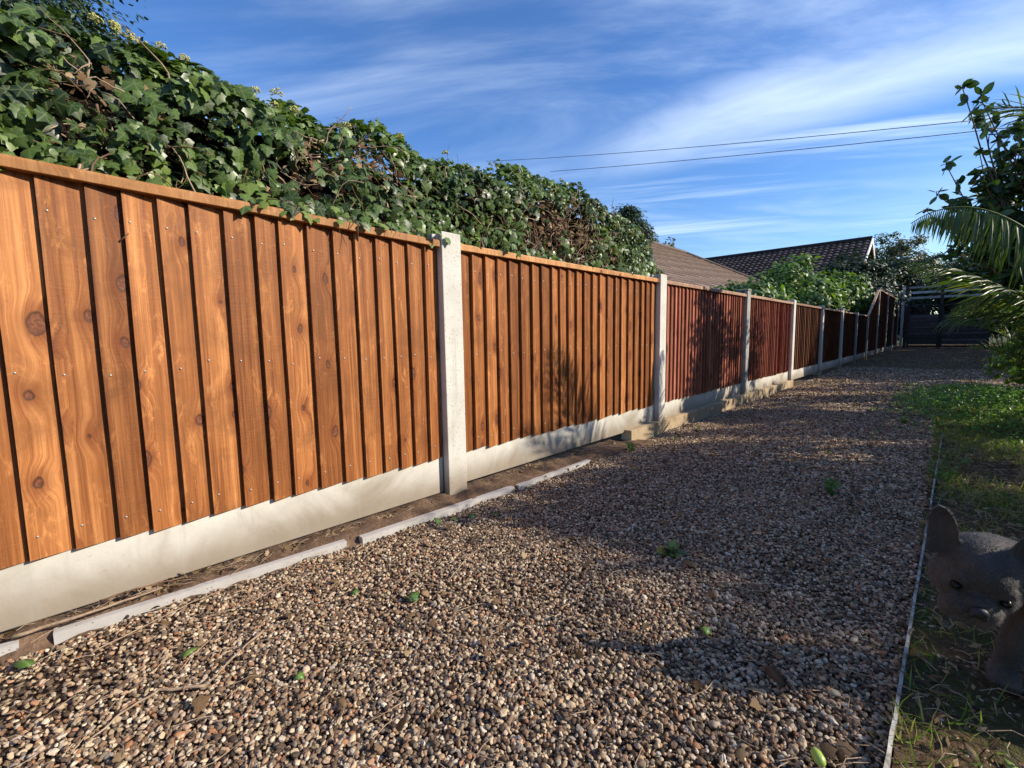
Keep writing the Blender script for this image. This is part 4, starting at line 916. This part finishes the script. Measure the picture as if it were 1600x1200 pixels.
for q in range(5): 
    pass
weed(.93, 1.28, .03, 25, 'flattened dark green weed left of the long tan leaf', .035, IVYM)
lone_leaf(.74, 1.02, .022, OVAL, IVYBROWN, .7, 'small square orange leaf on sunlit gravel', grp=BL)
lone_leaf(1.27, .97, .05, OVAL, IVYBROWN, .15, 'brown leaf inside the dog shadow', grp=BL)
lone_leaf(.71, .33, .03, OVAL, IVYBROWN, .66, 'round tan leaf curl in the bottom middle', grp=BL)
M = Mat('acorn', .35, .5); M.color((.32, .42, .07)); ACORN = M.m
m = MB(); m.tube([(0, 0, 0), (.003, 0, 0), (.009, 0, 0), (.018, 0, 0), (.024, 0, 0), (.027, 0, 0)], [.002, .006, .0085, .0082, .005, .001], 12); o = m.build('acorn', ACORN, None, smooth=True)
o.location = (1.40, .775, .010); o.rotation_euler = (0, -.25, 2.33); tag(o, 'green acorn lying on pebbles at the bottom right', 'acorn')
# leaf litter as loose stuff
def litter(name, n, xf, yf, smin, smax, mat, label, T=IVY, zoff=.004, curl=.7):
    X = xf(n); Y = yf(n, X); k = visible(X, Y); X, Y = X[k], Y[k]; n = len(X)
    o = scatter(name, T, np.stack([X, Y, ground_z(X, Y) + zoff + RNG.random(n) * .006], 1), norm(rdir(n) * curl + np.array([0, 0, 1])), norm(rdir(n) * np.array([1, 1, .3])), RNG.uniform(smin, smax, n), mat, None, None, RNG.uniform(.5, 1.1, n))
    return tag(o, label, 'leaf litter', kind='stuff')
litter('leaf_litter', 1100, lambda n: RNG.uniform(.08, 2.0, n), lambda n, X: RNG.uniform(-.3, 6, n), .008, .028, IVYBROWN, 'crumbled brown leaf scraps scattered over the gravel')
litter('leaf_drift', 700, lambda n: RNG.uniform(-.035, .015, n), lambda n, X: RNG.uniform(-.3, 2.6, n), .008, .03, IVYBROWN, 'drift of dry brown leaves along the foot of the fence', zoff=.010, curl=1.0)
litter('bark_chips', 7000, lambda n: RNG.uniform(.1, 2.2, n), lambda n, X: 5.5 + RNG.random(n) * 13, .02, .045, IVYBROWN, 'pale wood chips and dry leaves over the far gravel', T=OVAL_S)
litter('verge_litter', 3200, lambda n: RNG.uniform(1.48, 2.2, n), lambda n, X: RNG.uniform(.4, 4.5, n), .008, .03, IVYBROWN, 'dry leaf scraps lying in the verge grass', T=OVAL_S, zoff=.01)
# dry twigs and straw
def twig(pts, r, mat, label, grp='dry twigs lying on the gravel'):
    m = MB(); P_ = np.array(pts, float); a = P_[0].copy(); t = np.linspace(0, 1, len(P_)); tt = np.linspace(0, 1, 22); Q = np.stack([np.interp(tt, t, P_[:, c_]) for c_ in range(3)], 1)
    Q += np.stack([[mnoise.noise(Vector((u * 6, a[0] * 40, c_ * 5))) * (.006 if c_ < 2 else .002) for u in tt] for c_ in range(3)], 1)
    m.tube(Q - a, np.linspace(r, r * .45, 22), 6); o = m.build('twig', mat, None, smooth=True); o.location = a; return tag(o, label, 'twig', grp)
twig([(.505, .165, .012), (.455, .10, .016), (.47, .05, .014), (.50, .0, .010)], .0030, TWIG, 'forked looking pale root like twig near the bottom left')
twig([(.40, .30, .010), (.46, .22, .013), (.505, .165, .012)], .0026, TWIG, 'thin upper piece of the pale root like twig near the bottom left')
twig([(.21, .02, .012), (.15, .20, .014), (.13, .31, .012)], .0018, TWIG, 'straight dry stalk over the soil patch at the left')
twig([(.02, -.10, .020), (.05, .02, .030), (.035, .17, .028)], .0045, TWIG, 'thick broken twig lying over the edging strip at the left')
twig([(.0, .05, .03), (.03, .12, .045), (.02, .22, .03)], .003, TWIGD, 'dark broken twig behind the thick one at the left')
twig([(.55, .72, .012), (.50, .82, .013), (.455, .95, .012)], .0014, TWIG, 'thin straight straw in the middle of the gravel')
twig([(.80, .62, .012), (.86, .60, .013), (.90, .58, .012)], .0014, TWIG, 'short pale twig in the middle foreground')
twig([(.66, .40, .012), (.70, .44, .014), (.76, .42, .012)], .0015, TWIGD, 'short dark twig in the bottom middle')
twig([(1.35, 2.1, .014), (1.42, 2.2, .018), (1.52, 2.22, .02)], .0035, TWIG, 'curved twig by the right edge of the gravel')
twig([(.22, .45, .012), (.26, .30, .012), (.24, .2, .012)], .0014, TWIG, 'thin bent straw left of the soil patch')
m = MB()
for q in range(3000):
    if q < 1300: x = random.uniform(.1, 1.47); y = random.uniform(-.2, 4.5)
    elif q < 2700: x = random.uniform(1.47, 2.3); y = random.uniform(.4, 4.0)
    else: y = random.uniform(-.3, 2.5); x = random.uniform(-.03, .02)
    if not visible(np.array([x]), np.array([y]))[0]: continue
    a = random.uniform(0, 6.28); L = random.uniform(.015, .075); z = float(ground_z(x, y)) + random.uniform(.004, .010) + (.012 if q >= 1300 else 0); b = a + random.gauss(0, .5)
    m.tube([(x, y, z), (x + math.cos(a) * L * .5, y + math.sin(a) * L * .5, z + random.uniform(0, .006)), (x + math.cos(a) * L * .5 + math.cos(b) * L * .5, y + math.sin(a) * L * .5 + math.sin(b) * L * .5, z)], [.0009, .0009, .0005], 4, random.random())
tag(m.build('straw', TWIG, None), 'bits of straw and fine stalks strewn over the pebbles', 'straw', kind='stuff')

# ------------------------------------------------------------------ dog
M = Mat('dog_coat', .62, .3); p = M.pos(); n1 = M.noise(p, 9, 4, .6, .6); n2 = M.noise(M.pos((1, 1, 1)), 260, 3, .7)
c = M.ramp(n1, [(.3, (.022, .017, .013)), (.55, (.06, .048, .039)), (.75, (.12, .085, .06))]); c = M.mix(M.rng(n2, .35, .7, 0, .4), c, (.11, .095, .08))
M.color(c); M.bump(n2, .7, .003); M.b.inputs['Sheen Weight'].default_value = .22; M.b.inputs['Sheen Roughness'].default_value = .45; DOGM = M.m
M = Mat('dog_nose', .5, .35); M.color((.02, .019, .019)); M.bump(M.noise(M.pos(), 400, 2), .5, .001); NOSEM = M.m
M = Mat('dog_eye', .3, .25); M.color((.006, .004, .003)); EYEM = M.m
def ico_at(m, c, r, axes=None, sub=3):
    bm = bmesh.new(); bmesh.ops.create_icosphere(bm, subdivisions=sub, radius=1); V = np.array([v.co[:] for v in bm.verts]); F = [tuple(v.index for v in f.verts) for f in bm.faces]; bm.free()
    V = V * np.array(r); 
    if axes is not None: V = V @ axes
    m.add(V + np.array(c), F)
def capsule(m, pts, rr, k=14):
    P_ = np.array(pts, float); R_ = np.array(rr, float); n = max(2, 6 * (len(P_) - 1)); t = np.linspace(0, len(P_) - 1, n + 1); Q = np.stack([np.interp(t, range(len(P_)), P_[:, i]) for i in range(3)], 1); rq = np.interp(t, range(len(P_)), R_)
    m.tube(Q, rq, k); ico_at(m, P_[0], [R_[0]] * 3, sub=2); ico_at(m, P_[-1], [R_[-1]] * 3, sub=2)
HC = np.array([1.563, 1.145, .236])
Fd = norm(np.array([.10, -.90, -.36])); Sd = norm(np.cross(Fd, np.array([.10, .30, 1.]))); Ud = np.cross(Sd, Fd)   # forward, to image right... , up
if Sd[0] < 0: Sd = -Sd
AX = np.array([Sd, Ud, Fd])
rl = rad(-6); Sd, Ud = Sd * math.cos(rl) + Ud * math.sin(rl), Ud * math.cos(rl) - Sd * math.sin(rl); AX = np.array([Sd * .76, Ud * .90, Fd * .94])
def hp(s, u, f): return HC + Sd * s * .76 + Ud * u * .90 + Fd * f * .94
dog = empty('dog', (1.62, 1.28, 0), 'dark grey bat eared dog sniffing the ground at the right edge', 'dog'); D0 = np.array([1.62, 1.28, 0])
m = MB()
ico_at(m, hp(0, .0, -.01), (.074, .060, .070), AX, 4); ico_at(m, hp(0, .022, .005), (.060, .040, .058), AX)
for sg in (-1, 1):
    ico_at(m, hp(sg * .046, -.024, .008), (.036, .040, .046), AX); ico_at(m, hp(sg * .024, -.042, .056), (.028, .026, .030), AX); ico_at(m, hp(sg * .032, .012, .045), (.026, .014, .016), AX)
    ico_at(m, hp(sg * .030, -.066, .048), (.020, .022, .026), AX)
ico_at(m, hp(0, -.024, .056), (.032, .022, .028), AX); ico_at(m, hp(0, -.064, .036), (.036, .022, .038), AX)
for sg in (-1, 1):   # bat ears: cupped shells
    eu_ = norm(Ud * 1.0 + Sd * sg * (.42 if sg < 0 else .12) - Fd * .12); es_ = norm(np.cross(eu_, Fd)); ef_ = np.cross(es_, eu_)
    if ef_ @ Fd < 0: ef_ = -ef_
    es_ = norm(es_ + ef_ * sg * .0); b0 = hp(-.078 if sg < 0 else .064, .032, -.006); H_ = .098 if sg < 0 else .112; V = []; EW = .025 if sg < 0 else .042; nu, nv = 13, 15
    for side in (0, 1):
        for a in range(nu):
            t = a / (nu - 1); w = EW * (1 - .25 * t) * math.sqrt(max(0, 1 - max(0, (t - .5) / .5) ** 3)) + .0005
            for b in range(nv):
                q = -1 + 2 * b / (nv - 1); cup = .013 * q * q * (1 - .3 * t) + .006 * math.sin(t * 2) * -1
                V.append(b0 + eu_ * (t * H_ - .02 + 0) + es_ * q * w + ef_ * (cup + (.0 if side else -.0055 * (1 - abs(q) ** 3) - .0025)))
    F = []; o2 = nu * nv
    for a in range(nu - 1):
        for b in range(nv - 1):
            i0 = a * nv + b; F.append((i0, i0 + 1, i0 + nv + 1, i0 + nv)); F.append((o2 + i0 + nv, o2 + i0 + nv + 1, o2 + i0 + 1, o2 + i0))
        F.append((a*nv, (a+1)*nv, o2+(a+1)*nv, o2+a*nv)); F.append((a*nv+nv-1, o2+a*nv+nv-1, o2+(a+1)*nv+nv-1, (a+1)*nv+nv-1))
    for b in range(nv - 1): F.append(((nu-1)*nv+b, (nu-1)*nv+b+1, o2+(nu-1)*nv+b+1, o2+(nu-1)*nv+b)); F.append((b+1, b, o2+b, o2+b+1))
    m.add(V, F)
ico_at(m, hp(0, .030, -.01), (.066, .036, .05), AX)
# neck, chest, body, legs
nk = hp(.03, -.012, -.06)
capsule(m, [hp(0, -.005, -.03), nk, (1.70, 1.27, .175), (1.80, 1.31, .165)], [.045, .048, .066, .082])
capsule(m, [(1.80, 1.30, .165), (1.94, 1.36, .18), (2.08, 1.42, .19)], [.095, .09, .08])
ico_at(m, (1.73, 1.27, .15), (.07, .065, .07))
capsule(m, [(1.655, 1.235, .16), (1.625, 1.225, .09), (1.615, 1.235, .035)], [.036, .024, .019]); capsule(m, [(1.74, 1.33, .15), (1.715, 1.345, .08), (1.705, 1.35, .035)], [.040, .024, .019])
for fx, fy in ((1.612, 1.222), (1.702, 1.335)): ico_at(m, (fx, fy, .017), (.024, .030, .017)); [ico_at(m, (fx + dx_, fy - .024, .012), (.008, .012, .010), sub=2) for dx_ in (-.014, -.004, .006, .016)]
for hx, hy_ in ((2.03, 1.36), (2.09, 1.50)):
    capsule(m, [(hx, hy_, .20), (hx - .02, hy_, .13), (hx + .055, hy_ + .02, .075), (hx + .02, hy_ + .01, .02)], [.065, .045, .022, .018]); ico_at(m, (hx + .005, hy_, .016), (.034, .022, .015))
ico_at(m, (2.12, 1.47, .25), (.02, .018, .018))
o = m.build('body', DOGM, dog, smooth=True, origin=D0)
rm = o.modifiers.new('remesh', 'REMESH'); rm.mode = 'VOXEL'; rm.voxel_size = .0032; rm.use_smooth_shade = True
sm = o.modifiers.new('smooth', 'SMOOTH'); sm.factor = .6; sm.iterations = 9
m = MB(); ico_at(m, hp(0, -.024, .086), (.0175, .0125, .010), AX); ico_at(m, hp(.010, -.029, .089), (.0075, .008, .007), AX, 2); ico_at(m, hp(-.010, -.029, .089), (.0075, .008, .007), AX, 2); m.build('nose', NOSEM, dog, smooth=True, origin=D0)
for sg in (-1, 1):
    m = MB(); ico_at(m, hp(sg * .043, -.008, .0525), (.0105, .0085, .010), AX); m.build('eye', EYEM, dog, smooth=True, origin=D0)

dg = bpy.context.evaluated_depsgraph_get(); ob = bpy.data.objects['body']; ev_ = ob.evaluated_get(dg); me_ = ev_.to_mesh()
nv_ = len(me_.vertices); co = np.empty(nv_ * 3, np.float32); me_.vertices.foreach_get('co', co); co = co.reshape(-1, 3).astype(float); no = np.empty(nv_ * 3, np.float32); me_.vertices.foreach_get('normal', no); no = no.reshape(-1, 3).astype(float); ev_.to_mesh_clear()
RNG = np.random.default_rng(5); ids = np.concatenate([np.arange(nv_), np.arange(nv_)]); keep = (co[ids][:, 0] < .30) & (np.linalg.norm(co[ids] + D0 - hp(0, -.026, .09), axis=1) > .020)
for sg in (-1, 1): keep &= np.linalg.norm(co[ids] + D0 - hp(sg * .043, -.008, .060), axis=1) > .011
ids = ids[keep]; pp = co[ids] + rdir(len(ids)) * .0014; nn_ = no[ids]; flow = np.array([.25, .55, -.75]) + RNG.normal(0, .25, (len(ids), 3)); lie = norm(nn_ * .42 + norm(flow - nn_ * (flow * nn_).sum(1, keepdims=True)) * .9)
fur = scatter('fur', BLADE, pp - nn_ * .0006, norm(nn_ + rdir(len(ids)) * .2), lie, RNG.uniform(.004, .008, len(ids)), DOGM, ob, None, np.full(len(ids), .11)); fur['kind'] = 'stuff'
